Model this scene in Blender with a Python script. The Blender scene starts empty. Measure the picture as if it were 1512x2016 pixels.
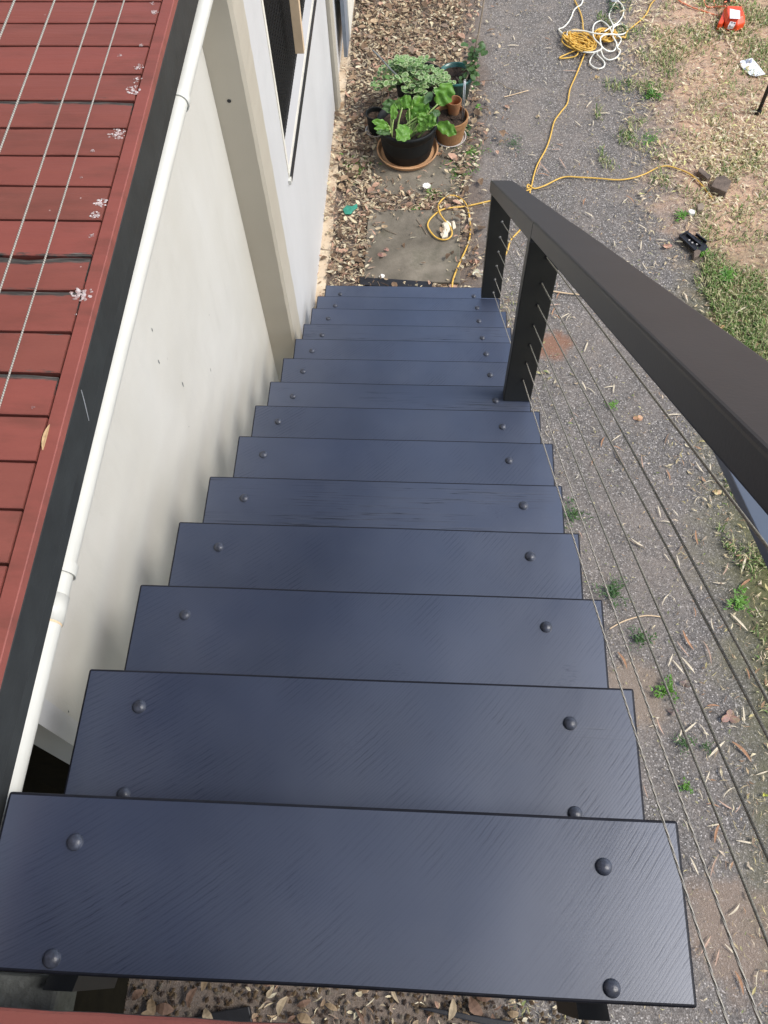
import bpy, math, random
from mathutils import Vector as V, Matrix
from mathutils import noise as MN
rnd = random.Random(7)
scene = bpy.context.scene
COL = scene.collection
# ------------------------------------------------------------------ camera, sky, sun, exposure
CAM = V((0.6122528, -0.20101296, 1.34532442))
RT = V((0.99851, 0.04633, -0.02890)); FW = V((-0.04710, 0.46287, -0.88517)); UP = V((-0.02763, 0.88521, 0.46436))
F = 1689.0
cam = bpy.data.cameras.new('camera'); camo = bpy.data.objects.new('camera', cam); COL.objects.link(camo)
cam.sensor_fit = 'VERTICAL'; cam.sensor_height = 36; cam.sensor_width = 27; cam.lens = F/2016*36
cam.clip_start = 0.02; cam.clip_end = 500
m = Matrix((RT, UP, -FW)).transposed().to_4x4(); m.translation = CAM
camo.matrix_world = m
scene.camera = camo
w = bpy.data.worlds.new('World'); scene.world = w; w.use_nodes = True
nt = w.node_tree; nt.nodes.clear()
sky = nt.nodes.new('ShaderNodeTexSky'); sky.sky_type = 'NISHITA'; sky.sun_disc = False
SUN_EL, SUN_AZ = 53.0, 98.0          # azimuth measured from +y towards +x
sky.sun_elevation = math.radians(SUN_EL); sky.sun_rotation = math.radians(SUN_AZ)
sky.air_density = 1.0; sky.dust_density = 1.5; sky.ozone_density = 1.0
bg = nt.nodes.new('ShaderNodeBackground'); bg.inputs['Strength'].default_value = 0.15
wo = nt.nodes.new('ShaderNodeOutputWorld')
hs = nt.nodes.new('ShaderNodeHueSaturation'); hs.inputs['Saturation'].default_value = .85
nt.links.new(sky.outputs[0], hs.inputs['Color']); nt.links.new(hs.outputs[0], bg.inputs['Color']); nt.links.new(bg.outputs[0], wo.inputs['Surface'])
sl = bpy.data.lights.new('sun', 'SUN'); sl.energy = 1.7; sl.angle = math.radians(20); sl.color = (1, .965, .91)
so = bpy.data.objects.new('sun', sl); COL.objects.link(so)
e, a = math.radians(SUN_EL), math.radians(SUN_AZ)
sd = V((math.sin(a)*math.cos(e), math.cos(a)*math.cos(e), math.sin(e)))
so.rotation_euler = (-sd).to_track_quat('-Z', 'Y').to_euler()
so.location = (2, 3, 6)
vs = scene.view_settings; vs.view_transform = 'Standard'; vs.look = 'None'; vs.gamma = 1; vs.exposure = 0.85

# ------------------------------------------------------------------ measuring: a photo pixel onto a plane of the place
ZG = -2.65
def ray(px, py): return RT*((px-756)/F) + FW + UP*((1008-py)/F)
def atz(px, py, z=ZG):
    d = ray(px, py); return CAM + d*((z-CAM.z)/d.z)
def aty(px, py, y):
    d = ray(px, py); return CAM + d*((y-CAM.y)/d.y)
def atx(px, py, x):
    d = ray(px, py); return CAM + d*((x-CAM.x)/d.x)

# ------------------------------------------------------------------ mesh helpers
class MB:
    def __init__(s): s.v = []; s.f = []; s.c = []; s.mi = []; s.usec = False
    def add(s, vs, fs, col=None, mi=0):
        n = len(s.v); s.v += [tuple(v) for v in vs]
        s.f += [tuple(i+n for i in f) for f in fs]; s.mi += [mi]*len(fs)
        if col is None: s.c += [(1, 1, 1, 1)]*len(vs)
        elif isinstance(col, list): s.c += [(*c, 1) for c in col]; s.usec = True
        else: s.c += [(*col, 1)]*len(vs); s.usec = True
        return s
    def box(s, x0, x1, y0, y1, z0, z1, **k):
        vs = [(x, y, z) for x in (x0, x1) for y in (y0, y1) for z in (z0, z1)]
        return s.add(vs, [(0, 1, 3, 2), (4, 6, 7, 5), (0, 4, 5, 1), (2, 3, 7, 6), (0, 2, 6, 4), (1, 5, 7, 3)], **k)
    def obox(s, c, ax, ay, az, hx, hy, hz, **k):
        vs = [c + ax*(i*hx) + ay*(j*hy) + az*(l*hz) for i in (-1, 1) for j in (-1, 1) for l in (-1, 1)]
        return s.add(vs, [(0, 1, 3, 2), (4, 6, 7, 5), (0, 4, 5, 1), (2, 3, 7, 6), (0, 2, 6, 4), (1, 5, 7, 3)], **k)
    def tube(s, pts, r, n=8, cap=True, **k):
        pts = [V(p) for p in pts]; rs = r if isinstance(r, (list, tuple)) else [r]*len(pts)
        vs = []; N = len(pts); up = V((0, 0, 1))
        for i, p in enumerate(pts):
            t = (pts[min(i+1, N-1)] - pts[max(i-1, 0)]).normalized()
            if i == 0:
                u = t.cross(up)
                if u.length < .1: u = t.cross(V((1, 0, 0)))
                u.normalize()
            else:
                u = (u - t*u.dot(t)).normalized()
            b = t.cross(u)
            for j in range(n):
                q = 2*math.pi*j/n; vs.append(p + (u*math.cos(q) + b*math.sin(q))*rs[i])
        fs = [(i*n+j, i*n+(j+1) % n, (i+1)*n+(j+1) % n, (i+1)*n+j) for i in range(N-1) for j in range(n)]
        if cap: fs += [tuple(range(n-1, -1, -1)), tuple((N-1)*n+j for j in range(n))]
        return s.add(vs, fs, **k)
    def lathe(s, c, prof, n=32, wob=0, **k):
        vs = []
        for r, z in prof:
            for j in range(n):
                q = 2*math.pi*j/n; rr = r*(1+wob*math.sin(2*q+.7))
                vs.append((c[0]+rr*math.cos(q), c[1]+rr*math.sin(q), c[2]+z))
        N = len(prof)
        fs = [(i*n+j, i*n+(j+1) % n, (i+1)*n+(j+1) % n, (i+1)*n+j) for i in range(N-1) for j in range(n)]
        return s.add(vs, fs, **k)

def link(name, mb, mat, parent=None, smooth=False, bevel=0, seg=2, sub=0):
    me = bpy.data.meshes.new(name); me.from_pydata(mb.v, [], mb.f); me.update()
    mats = mat if isinstance(mat, list) else [mat]
    for q in mats: me.materials.append(q)
    if len(mats) > 1: me.polygons.foreach_set('material_index', mb.mi)
    if mb.usec:
        ca = me.color_attributes.new('col', 'FLOAT_COLOR', 'POINT')
        ca.data.foreach_set('color', [x for c in mb.c for x in c])
    if smooth: me.polygons.foreach_set('use_smooth', [True]*len(me.polygons))
    o = bpy.data.objects.new(name, me); COL.objects.link(o)
    if parent: o.parent = parent
    if bevel:
        b = o.modifiers.new('bevel', 'BEVEL'); b.width = bevel; b.segments = seg; b.limit_method = 'ANGLE'; b.harden_normals = False
    if sub:
        q = o.modifiers.new('subdivision', 'SUBSURF'); q.levels = sub; q.render_levels = sub
    return o
def tag(o, label=None, cat=None, group=None, kind=None):
    for k, v in (('label', label), ('category', cat), ('group', group), ('kind', kind)):
        if v: o[k] = v
    return o
def thing(name, label, cat, loc=(0, 0, 0), group=None):
    o = bpy.data.objects.new(name, None); COL.objects.link(o); o.empty_display_size = .1
    o.location = loc
    return tag(o, label, cat, group)
class Loc:
    """builds parts in world coordinates under an Empty that stands at loc"""
def part(name, mb, mat, root, **k):
    """mesh given in world coordinates, made a child of root (root unrotated)"""
    L = V(root.location); p = root.parent
    while p: L = L + V(p.location); p = p.parent
    mb.v = [tuple(V(v)-L) for v in mb.v]
    return link(name, mb, mat, root, **k)
def top(name, mb, mat, loc, label, cat, group=None, **k):
    mb.v = [tuple(V(v)-V(loc)) for v in mb.v]
    o = link(name, mb, mat, None, **k); o.location = loc
    return tag(o, label, cat, group)
def recent(mb):
    xs = [v[0] for v in mb.v]; ys = [v[1] for v in mb.v]; zs = [v[2] for v in mb.v]
    return V(((min(xs)+max(xs))/2, (min(ys)+max(ys))/2, min(zs)))
def smooth_path(pts, k=6):
    pts = [V(p) for p in pts]; out = []
    for i in range(len(pts)-1):
        p0 = pts[max(i-1, 0)]; p1 = pts[i]; p2 = pts[i+1]; p3 = pts[min(i+2, len(pts)-1)]
        for j in range(k):
            t = j/k
            out.append(.5*((2*p1)+(p2-p0)*t+(2*p0-5*p1+4*p2-p3)*t*t+(3*p1-p0-3*p2+p3)*t**3))
    out.append(pts[-1]); return out

# ------------------------------------------------------------------ materials
def mat(name):
    m = bpy.data.materials.new(name); m.use_nodes = True
    t = m.node_tree; return m, t, t.nodes['Principled BSDF'], t.nodes, t.links
class NT:
    def __init__(s, name):
        s.m = bpy.data.materials.new(name); s.m.use_nodes = True; s.t = s.m.node_tree
        s.p = s.t.nodes['Principled BSDF']; s.p.inputs['Roughness'].default_value = .8
        s.out = s.t.nodes['Material Output']
    def n(s, typ, **k):
        n = s.t.nodes.new('ShaderNode'+typ)
        for a, b in k.items():
            if a.startswith('i_'):
                key = a[2:]; n.inputs[int(key) if key.isdigit() else key.replace('_', ' ')].default_value = b
            else: setattr(n, a, b)
        return n
    def l(s, a, b): s.t.links.new(a, b)
    def coord(s, kind='Object', scale=(1, 1, 1), loc=(0, 0, 0), rot=(0, 0, 0), rand=False):
        c = s.n('TexCoord'); mp = s.n('Mapping'); s.l(c.outputs[kind], mp.inputs['Vector'])
        mp.inputs['Scale'].default_value = scale; mp.inputs['Location'].default_value = loc; mp.inputs['Rotation'].default_value = rot
        if rand:
            oi = s.n('ObjectInfo'); mu = s.n('VectorMath', operation='SCALE'); cb = s.n('CombineXYZ')
            s.l(oi.outputs['Random'], cb.inputs[0]); s.l(oi.outputs['Random'], cb.inputs[1])
            s.l(cb.outputs[0], mu.inputs[0]); mu.inputs['Scale'].default_value = 37.
            ad = s.n('VectorMath', operation='ADD'); s.l(mp.outputs[0], ad.inputs[0]); s.l(mu.outputs[0], ad.inputs[1])
            return ad.outputs[0]
        return mp.outputs[0]
    def noise(s, vec, scale, detail=4, rough=.55, dist=0):
        n = s.n('TexNoise'); s.l(vec, n.inputs['Vector']); n.inputs['Scale'].default_value = scale
        n.inputs['Detail'].default_value = detail; n.inputs['Roughness'].default_value = rough; n.inputs['Distortion'].default_value = dist
        return n.outputs['Fac']
    def vor(s, vec, scale, feature='F1', out='Distance', rnd_=1):
        n = s.n('TexVoronoi', feature=feature); s.l(vec, n.inputs['Vector']); n.inputs['Scale'].default_value = scale
        n.inputs['Randomness'].default_value = rnd_
        return n.outputs[out]
    def ramp(s, fac, stops, interp='LINEAR'):
        r = s.n('ValToRGB'); s.l(fac, r.inputs[0]); cr = r.color_ramp; cr.interpolation = interp
        while len(cr.elements) < len(stops): cr.elements.new(.5)
        for e, (p, c) in zip(cr.elements, stops):
            e.position = p; e.color = (*c, 1) if not isinstance(c, (int, float)) else (c, c, c, 1)
        return r.outputs['Color']
    def mix(s, fac, a, b, mode='MIX'):
        n = s.n('MixRGB', blend_type=mode)
        for v, i in ((fac, 0), (a, 1), (b, 2)):
            if hasattr(v, 'is_linked'): s.l(v, n.inputs[i])
            elif isinstance(v, (int, float)): n.inputs[i].default_value = v if i == 0 else (v, v, v, 1)
            else: n.inputs[i].default_value = (*v, 1)
        return n.outputs[0]
    def math(s, op, a, b=None, c=None, clamp=False):
        n = s.n('Math', operation=op); n.use_clamp = clamp
        for i, v in enumerate((a, b, c)):
            if v is None: continue
            if hasattr(v, 'is_linked'): s.l(v, n.inputs[i])
            else: n.inputs[i].default_value = v
        return n.outputs[0]
    def bump(s, h, strength, dist, prev=None):
        b = s.n('Bump'); s.l(h, b.inputs['Height']); b.inputs['Strength'].default_value = strength; b.inputs['Distance'].default_value = dist
        if prev: s.l(prev, b.inputs['Normal'])
        return b.outputs[0]
    def fin(s, col=None, rough=None, nrm=None, spec=None, metal=None, coat=None):
        p = s.p
        for v, i in ((col, 'Base Color'), (rough, 'Roughness'), (nrm, 'Normal'), (spec, 'Specular IOR Level'), (metal, 'Metallic')):
            if v is None: continue
            if hasattr(v, 'is_linked'): s.l(v, p.inputs[i])
            elif isinstance(v, tuple): p.inputs[i].default_value = (*v, 1)
            else: p.inputs[i].default_value = v
        return s.m

def m_simple(name, col, rough=.6, nscale=30, var=.25, bump=.1, bscale=None, metal=0, spec=.5, bdist=.002):
    q = NT(name); v = q.coord(rand=True); n = q.noise(v, nscale, 6)
    lo = tuple(c*(1-var) for c in col); hi = tuple(min(1, c*(1+var)) for c in col)
    c = q.ramp(n, [(.3, lo), (.7, hi)])
    b = q.bump(q.noise(v, bscale or nscale*3, 5), bump, bdist)
    return q.fin(c, rough, b, spec, metal)

def m_tread():
    q = NT('painted_hardwood'); v = q.coord(rand=True); vo = q.coord()
    # grain along x
    g = q.noise(q.coord(scale=(3, 90, 30), rand=True), 1.0, 7, .6, .3)
    # band-saw arcs: wide rings centred well off the board
    c0 = q.coord(loc=(1.2, -1.0, 0), rand=False)
    oi = q.n('ObjectInfo'); cb = q.n('CombineXYZ')
    q.l(q.math('MULTIPLY_ADD', oi.outputs['Random'], .3, -.15), cb.inputs[0]); q.l(q.math('MULTIPLY', oi.outputs['Random'], -.25), cb.inputs[1])
    ad = q.n('VectorMath', operation='ADD'); q.l(c0, ad.inputs[0]); q.l(cb.outputs[0], ad.inputs[1])
    wv = q.n('TexWave', wave_type='RINGS', rings_direction='Z', wave_profile='SIN'); q.l(ad.outputs[0], wv.inputs['Vector'])
    wv.inputs['Scale'].default_value = 29; wv.inputs['Distortion'].default_value = 1.6; wv.inputs['Detail'].default_value = 3
    wv.inputs['Detail Scale'].default_value = 1.1; wv.inputs['Detail Roughness'].default_value = .7
    arcm = q.ramp(q.noise(v, 3.4, 4), [(.40, .10), (.66, .85)])
    wv2 = q.n('TexWave', wave_type='RINGS', rings_direction='Z', wave_profile='SIN'); q.l(ad.outputs[0], wv2.inputs['Vector'])
    wv2.inputs['Scale'].default_value = 67; wv2.inputs['Distortion'].default_value = 2.0; wv2.inputs['Detail'].default_value = 3; wv2.inputs['Detail Scale'].default_value = 2.
    brk = q.ramp(q.noise(q.coord(scale=(9, 5, 1), rand=True), 2.2, 4, .6), [(.40, 0.), (.60, 1.)])
    thin = q.math('MULTIPLY', q.ramp(wv.outputs['Fac'], [(.0, 1.), (.16, 0.)]), brk)
    thin2 = q.math('MULTIPLY', q.ramp(wv2.outputs['Fac'], [(.0, 1.), (.35, 0.)]), .45)
    sa_ = q.n('Attribute', attribute_name='saw'); sa_.attribute_type = 'OBJECT'
    arcs = q.math('MULTIPLY', q.math('MULTIPLY', q.math('MAXIMUM', thin, thin2), arcm), sa_.outputs['Fac'])
    fib = q.noise(q.coord(scale=(75, 420, 60), rand=True), 1.0, 5, .7, .6)
    fibm = q.ramp(q.noise(v, 5.5, 5), [(.46, .1), (.74, .9)])
    fibs = q.math('MULTIPLY', fib, fibm)
    fine = q.noise(v, 420, 3)
    # drying cracks: thin, along the board
    cr = q.noise(q.coord(scale=(1.3, 110, 1), rand=True), 1.0, 4, .5, .12)
    crk = q.ramp(cr, [(.484, 0.), (.496, 1.), (.504, 1.), (.516, 0.)])
    ca_ = q.n('Attribute', attribute_name='crack'); ca_.attribute_type = 'OBJECT'
    crn = q.math('ADD', q.noise(q.coord(scale=(1.3, 4, 1), rand=True), 1.4, 3), q.math('MULTIPLY_ADD', ca_.outputs['Fac'], .3, -.15))
    crm = q.math('MULTIPLY', crk, q.ramp(crn, [(.56, 0.), (.66, .8)]))
    h = q.math('ADD', q.math('MULTIPLY', g, .5), q.math('MULTIPLY', arcs, -.32))
    h = q.math('ADD', h, q.math('MULTIPLY', fibs, .85)); h = q.math('ADD', h, q.math('MULTIPLY', fine, .22))
    nb = q.bump(h, .2, .0009); nb = q.bump(q.math('SUBTRACT', 1.0, crm), .2, .001, nb)
    base = q.ramp(q.noise(v, 2.6, 4), [(.3, (.018, .027, .054)), (.7, (.028, .039, .073))])
    base = q.mix(q.math('MULTIPLY', arcs, .5), base, (.010, .012, .022))
    base = q.mix(q.math('MULTIPLY', q.ramp(fibs, [(.42, 0.), (.58, 1.)]), .35), base, (.02, .023, .034))
    base = q.mix(crm, base, (.006, .006, .008))
    ro = q.math('ADD', q.ramp(q.noise(v, 4, 4), [(.3, .36), (.7, .50)]), q.math('MULTIPLY', fibs, .12))
    # paint rubbed thin and dusty in soft patches
    dust = q.ramp(q.noise(v, 1.9, 6, .65), [(.50, 0.), (.75, .16)]); base = q.mix(dust, base, (.11, .115, .13))
    q.p.inputs['Coat Weight'].default_value = .8; q.p.inputs['Coat Roughness'].default_value = .32; q.p.inputs['Coat IOR'].default_value = 1.7; q.p.inputs['Coat Tint'].default_value = (.93, .96, 1, 1); q.l(nb, q.p.inputs['Coat Normal'])
    dull = q.math('MAXIMUM', q.math('MAXIMUM', q.math('MULTIPLY', arcs, .6), crm), q.math('MULTIPLY', q.ramp(fibs, [(.40, 0.), (.56, 1.)]), .45))
    keep = q.math('MULTIPLY_ADD', dull, -.85, 1.)
    q.l(q.math('MULTIPLY', keep, .9), q.p.inputs['Coat Weight'])
    return q.fin(base, ro, nb, keep)
def m_blackpaint(name='black_rail_paint', a=(.0098, .0116, .0158), b=(.0145, .0168, .0215)):
    q = NT(name); v = q.coord(rand=True)
    g = q.noise(q.coord(scale=(60, 4, 60), rand=True), 1, 6, .6)
    c = q.ramp(q.noise(v, 9, 4), [(.3, a), (.7, b)])
    cr = q.ramp(q.noise(q.coord(scale=(90, 2.5, 90), rand=True), 1, 3), [(.49, 0.), (.5, 1.), (.51, 0.)])
    crm = q.math('MULTIPLY', cr, q.ramp(q.noise(v, 3, 2), [(.55, 0.), (.65, 1.)]))
    c = q.mix(crm, c, (.005, .005, .005))
    h = q.math('ADD', q.noise(v, 160, 3), q.math('MULTIPLY', g, .8))
    return q.fin(c, .48, q.bump(h, .16, .0010), .5)
def m_wall(name, a, b, streak=.10):
    q = NT(name); v = q.coord()
    big = q.noise(q.coord(scale=(1.6, 1.6, .7)), 1.6, 4)
    c = q.ramp(big, [(.3, a), (.7, b)])
    # smudges and scuffs with a shape of their own
    sm = q.ramp(q.noise(q.coord(scale=(2, 9, 1.6)), 1.3, 5, .6, .4), [(.56, 0.), (.74, streak)])
    c = q.mix(sm, c, tuple(x*.62 for x in a))
    sp = q.ramp(q.vor(q.coord(scale=(1, 1, .55)), 7), [(.025, 1.), (.04, 0.)])
    spm = q.math('MULTIPLY', sp, q.ramp(q.noise(v, 9, 2), [(.5, 0.), (.62, .8)]))
    c = q.mix(spm, c, (.12, .11, .10))
    h = q.math('ADD', q.noise(v, 2.2, 3), q.math('MULTIPLY', q.noise(v, 130, 4), .05))
    return q.fin(c, .55, q.bump(h, .5, .02), .4)
def m_red():
    q = NT('red_deck_paint'); v = q.coord()
    at_ = q.n('Attribute', attribute_name='col')
    sep = q.n('SeparateColor'); q.l(at_.outputs['Color'], sep.inputs[0])
    c = q.ramp(q.noise(q.coord(scale=(3, 14, 1)), 1.3, 5), [(.3, (.17, .040, .030)), (.7, (.25, .065, .048))])
    tint = q.mix(sep.outputs['Green'], (.19, .078, .057), (.31, .092, .073))
    c = q.mix(.55, c, tint)
    # grime rubbed into the boards
    gr = q.ramp(q.noise(q.coord(scale=(2.2, 7, 1)), 2.0, 5, .6), [(.5, 0.), (.72, .55)])
    c = q.mix(gr, c, (.11, .045, .032))
    sp = q.ramp(q.vor(v, 26), [(.03, 1.), (.05, 0.)])
    spm = q.math('MULTIPLY', sp, q.ramp(q.noise(v, 7, 2), [(.55, 0.), (.6, .7)]))
    c = q.mix(spm, c, (.6, .5, .46))
    wn = q.math('ADD', sep.outputs['Red'], q.math('MULTIPLY_ADD', q.noise(q.coord(scale=(10, 60, 1)), 2.0, 6, .65), .9, -.45))
    wear = q.ramp(wn, [(.30, 0.), (.42, 1.)])
    wc = q.ramp(q.noise(q.coord(scale=(6, 120, 1)), 3, 5), [(.35, (.018, .016, .015)), (.6, (.09, .08, .07)), (.75, (.24, .2, .17))])
    c = q.mix(wear, c, wc)
    h = q.math('ADD', q.noise(q.coord(scale=(6, 90, 1)), 2, 6), q.math('MULTIPLY', q.noise(v, 200, 3), .4))
    return q.fin(c, q.ramp(wear, [(0, .55), (1, .9)]), q.bump(h, .4, .0015), .4)
def m_white(name='white_pvc', col=(.60, .59, .53)):
    q = NT(name); v = q.coord()
    c = q.ramp(q.noise(q.coord(scale=(4, 2, 4)), 3, 5), [(.35, col), (.75, tuple(x*.88 for x in col))])
    return q.fin(c, .38, q.bump(q.noise(v, 40, 3), .15, .001), .5)
def m_attr(name, rough=.8, bump=.25, bscale=120, trans=0, var=.2, spec=.3):
    q = NT(name); at_ = q.n('Attribute', attribute_name='col'); v = q.coord()
    n = q.ramp(q.noise(v, bscale*.6, 4), [(.3, 1-var), (.7, 1+var)])
    c = q.mix(1., at_.outputs['Color'], n, 'MULTIPLY')
    m_ = q.fin(c, rough, q.bump(q.noise(v, bscale, 4), bump, .002), spec)
    if trans:
        tr = q.n('BsdfTranslucent'); q.l(c, tr.inputs['Color']); mx = q.n('MixShader'); mx.inputs[0].default_value = trans
        q.l(q.p.outputs[0], mx.inputs[1]); q.l(tr.outputs[0], mx.inputs[2]); q.l(mx.outputs[0], q.out.inputs['Surface'])
    return m_
def m_leaf(name, a, b, rough=.45, trans=.25):
    q = NT(name); v = q.coord(rand=True)
    c = q.ramp(q.noise(v, 14, 3), [(.3, a), (.7, b)])
    q.fin(c, rough, q.bump(q.noise(v, 45, 3), .5, .004), .4)
    tr = q.n('BsdfTranslucent'); q.l(c, tr.inputs['Color']); mx = q.n('MixShader'); mx.inputs[0].default_value = trans
    q.l(q.p.outputs[0], mx.inputs[1]); q.l(tr.outputs[0], mx.inputs[2]); q.l(mx.outputs[0], q.out.inputs['Surface'])
    return q.m
def m_ground():
    q = NT('yard_ground'); v = q.coord()
    sx = q.n('SeparateXYZ'); q.l(v, sx.inputs[0]); X, Y = sx.outputs[0], sx.outputs[1]
    n1 = q.noise(v, 1.5, 6, .6); n2 = q.noise(v, 6, 5, .6); n3 = q.noise(v, 40, 6, .7)
    fine = q.noise(v, 260, 4, .7)
    # old bitumen: dark binder with pale and dark aggregate chips
    vc = q.vor(v, 165, 'F1', 'Color'); vd = q.vor(v, 165, 'F1', 'Distance')
    sc = q.n('SeparateColor'); q.l(vc, sc.inputs[0])
    chip = q.ramp(sc.outputs[0], [(0., .03), (.3, .085), (.6, .17), (.82, .27), (.93, .40), (.972, .70)])
    chip = q.mix(q.ramp(vd, [(.25, 0.), (.6, .6)]), chip, .08)
    bit = q.mix(.22, chip, q.ramp(n3, [(.3, .06), (.7, .22)]))
    bit = q.mix(1., bit, (1.16, 1.07, .98), 'MULTIPLY')
    bit = q.mix(.35, bit, q.mix(1., bit, q.ramp(n2, [(.3, .75), (.7, 1.3)]), 'MULTIPLY'))
    dirt = q.ramp(n3, [(.28, (.12, .09, .07)), (.5, (.22, .17, .13)), (.72, (.34, .27, .205))])
    dirt = q.mix(.3, dirt, q.ramp(fine, [(.35, .04), (.65, .42)]))
    silt = q.math('ADD', n1, q.math('MULTIPLY_ADD', n2, .5, -.25))
    drive = q.mix(q.ramp(silt, [(.42, .12), (.70, .62)]), bit, dirt)
    soil = q.ramp(n3, [(.25, (.06, .042, .03)), (.5, (.15, .105, .072)), (.8, (.28, .20, .14))])
    soil = q.mix(.3, soil, q.ramp(fine, [(.3, .02), (.7, .3)]))
    tan = q.ramp(n3, [(.25, (.28, .17, .105)), (.5, (.50, .31, .185)), (.8, (.72, .50, .31))])  # tan earth, its tone lightened to include the stronger sunlight out there
    tan = q.mix(q.ramp(n2, [(.38, 0.), (.68, .65)]), tan, (.62, .34, .17))
    tan = q.mix(.25, tan, q.ramp(fine, [(.35, .08), (.65, .6)]))
    olive = q.ramp(n3, [(.25, (.05, .055, .02)), (.6, (.12, .12, .05)), (.8, (.2, .17, .09))])
    wob = q.math('MULTIPLY_ADD', n1, 1.1, -.55); wob2 = q.math('MULTIPLY_ADD', n2, .5, -.25); wob = q.math('ADD', wob, wob2)
    # left litter bed, right hand yard
    lx = q.math('ADD', X, q.math('MULTIPLY', wob, .35)); lx = q.math('ADD', lx, q.math('MULTIPLY', Y, -.0))
    le = q.ramp(q.math('MULTIPLY_ADD', lx, 1/4., .5), [((.90)/4+.5, 1.), ((1.02)/4+.5, 0.)])
    rx = q.math('ADD', X, q.math('MULTIPLY', wob, .55))
    re = q.ramp(q.math('MULTIPLY_ADD', rx, 1/6., .5), [((1.98)/6+.5, 0.), ((2.38)/6+.5, 1.)])
    # the tan, chip covered earth lies further out; nearer the bench the yard is grassy
    gy = q.ramp(q.math('MULTIPLY_ADD', q.math('ADD', Y, q.math('MULTIPLY', wob, 1.1)), .1, 0.), [(.33, 1.), (.40, 0.)])
    right = q.mix(gy, tan, olive)
    for (cx_, cy_, rr_, colr) in ((1.33, 3.02, .10, (.26, .12, .065)), (2.60, 3.05, .09, (.34, .15, .06)), (1.62, .95, .16, (.26, .20, .15)), (1.95, -.05, .22, (.27, .20, .15))):
        dx_ = q.math('SUBTRACT', X, cx_); dy_ = q.math('SUBTRACT', Y, cy_); d2_ = q.math('SQRT', q.math('ADD', q.math('MULTIPLY', dx_, dx_), q.math('MULTIPLY', dy_, dy_)))
        sp_ = q.ramp(q.math('ADD', q.math('MULTIPLY', d2_, .5/rr_), q.math('MULTIPLY_ADD', n2, 1.2, -.6)), [(.35, .7), (.62, 0.)]); drive = q.mix(sp_, drive, q.mix(.4, n3, colr, 'MULTIPLY') if False else colr)
    c = q.mix(re, drive, right); c = q.mix(le, c, soil)
    h = q.math('ADD', q.math('MULTIPLY', vd, .35), q.math('MULTIPLY', n3, .6)); h = q.math('ADD', h, q.math('MULTIPLY', fine, .35))
    nb = q.bump(h, .75, .006)
    return q.fin(c, .88, nb, .25)
def m_paver():
    q = NT('weathered_concrete'); v = q.coord()
    c = q.ramp(q.noise(v, 3.2, 6, .6), [(.28, (.075, .066, .050)), (.52, (.17, .148, .115)), (.75, (.28, .245, .19))])
    sp = q.ramp(q.vor(v, 150), [(.05, 1.), (.14, 0.)])
    c = q.mix(q.math('MULTIPLY', sp, q.ramp(q.noise(v, 13, 3), [(.45, 0.), (.65, .55)])), c, (.5, .47, .4))
    moss = q.ramp(q.noise(v, 5, 5, .65), [(.52, 0.), (.7, .55)])
    c = q.mix(moss, c, (.055, .058, .035))
    return q.fin(c, .9, q.bump(q.noise(v, 90, 6, .7), .5, .004), .2)
def m_concrete_pale():
    q = NT('sandy_footing'); v = q.coord()
    c = q.ramp(q.noise(v, 6, 6, .6), [(.3, (.44, .33, .22)), (.6, (.60, .49, .35)), (.8, (.70, .62, .48))])
    c = q.mix(q.ramp(q.noise(v, 60, 3), [(.6, 0.), (.68, .7)]), c, (.3, .16, .09))
    return q.fin(c, .9, q.bump(q.noise(v, 60, 5), .5, .004), .2)
def m_terra(name, a, b, c3):
    q = NT(name); v = q.coord(rand=True)
    c = q.ramp(q.noise(v, 9, 5, .6), [(.3, a), (.55, b), (.78, c3)])
    return q.fin(c, .75, q.bump(q.noise(v, 70, 5), .3, .003), .3)
def m_cable():
    q = NT('stainless_wire'); v = q.coord('Object')
    w_ = q.n('TexWave', wave_type='BANDS', bands_direction='DIAGONAL'); q.l(q.coord(scale=(1, 1, 1)), w_.inputs['Vector']); w_.inputs['Scale'].default_value = 130
    return q.fin(q.ramp(w_.outputs['Fac'], [(.2, (.38, .35, .30)), (.8, (.62, .58, .50))]), .5, q.bump(w_.outputs['Fac'], .9, .002), .5, .45)
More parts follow.
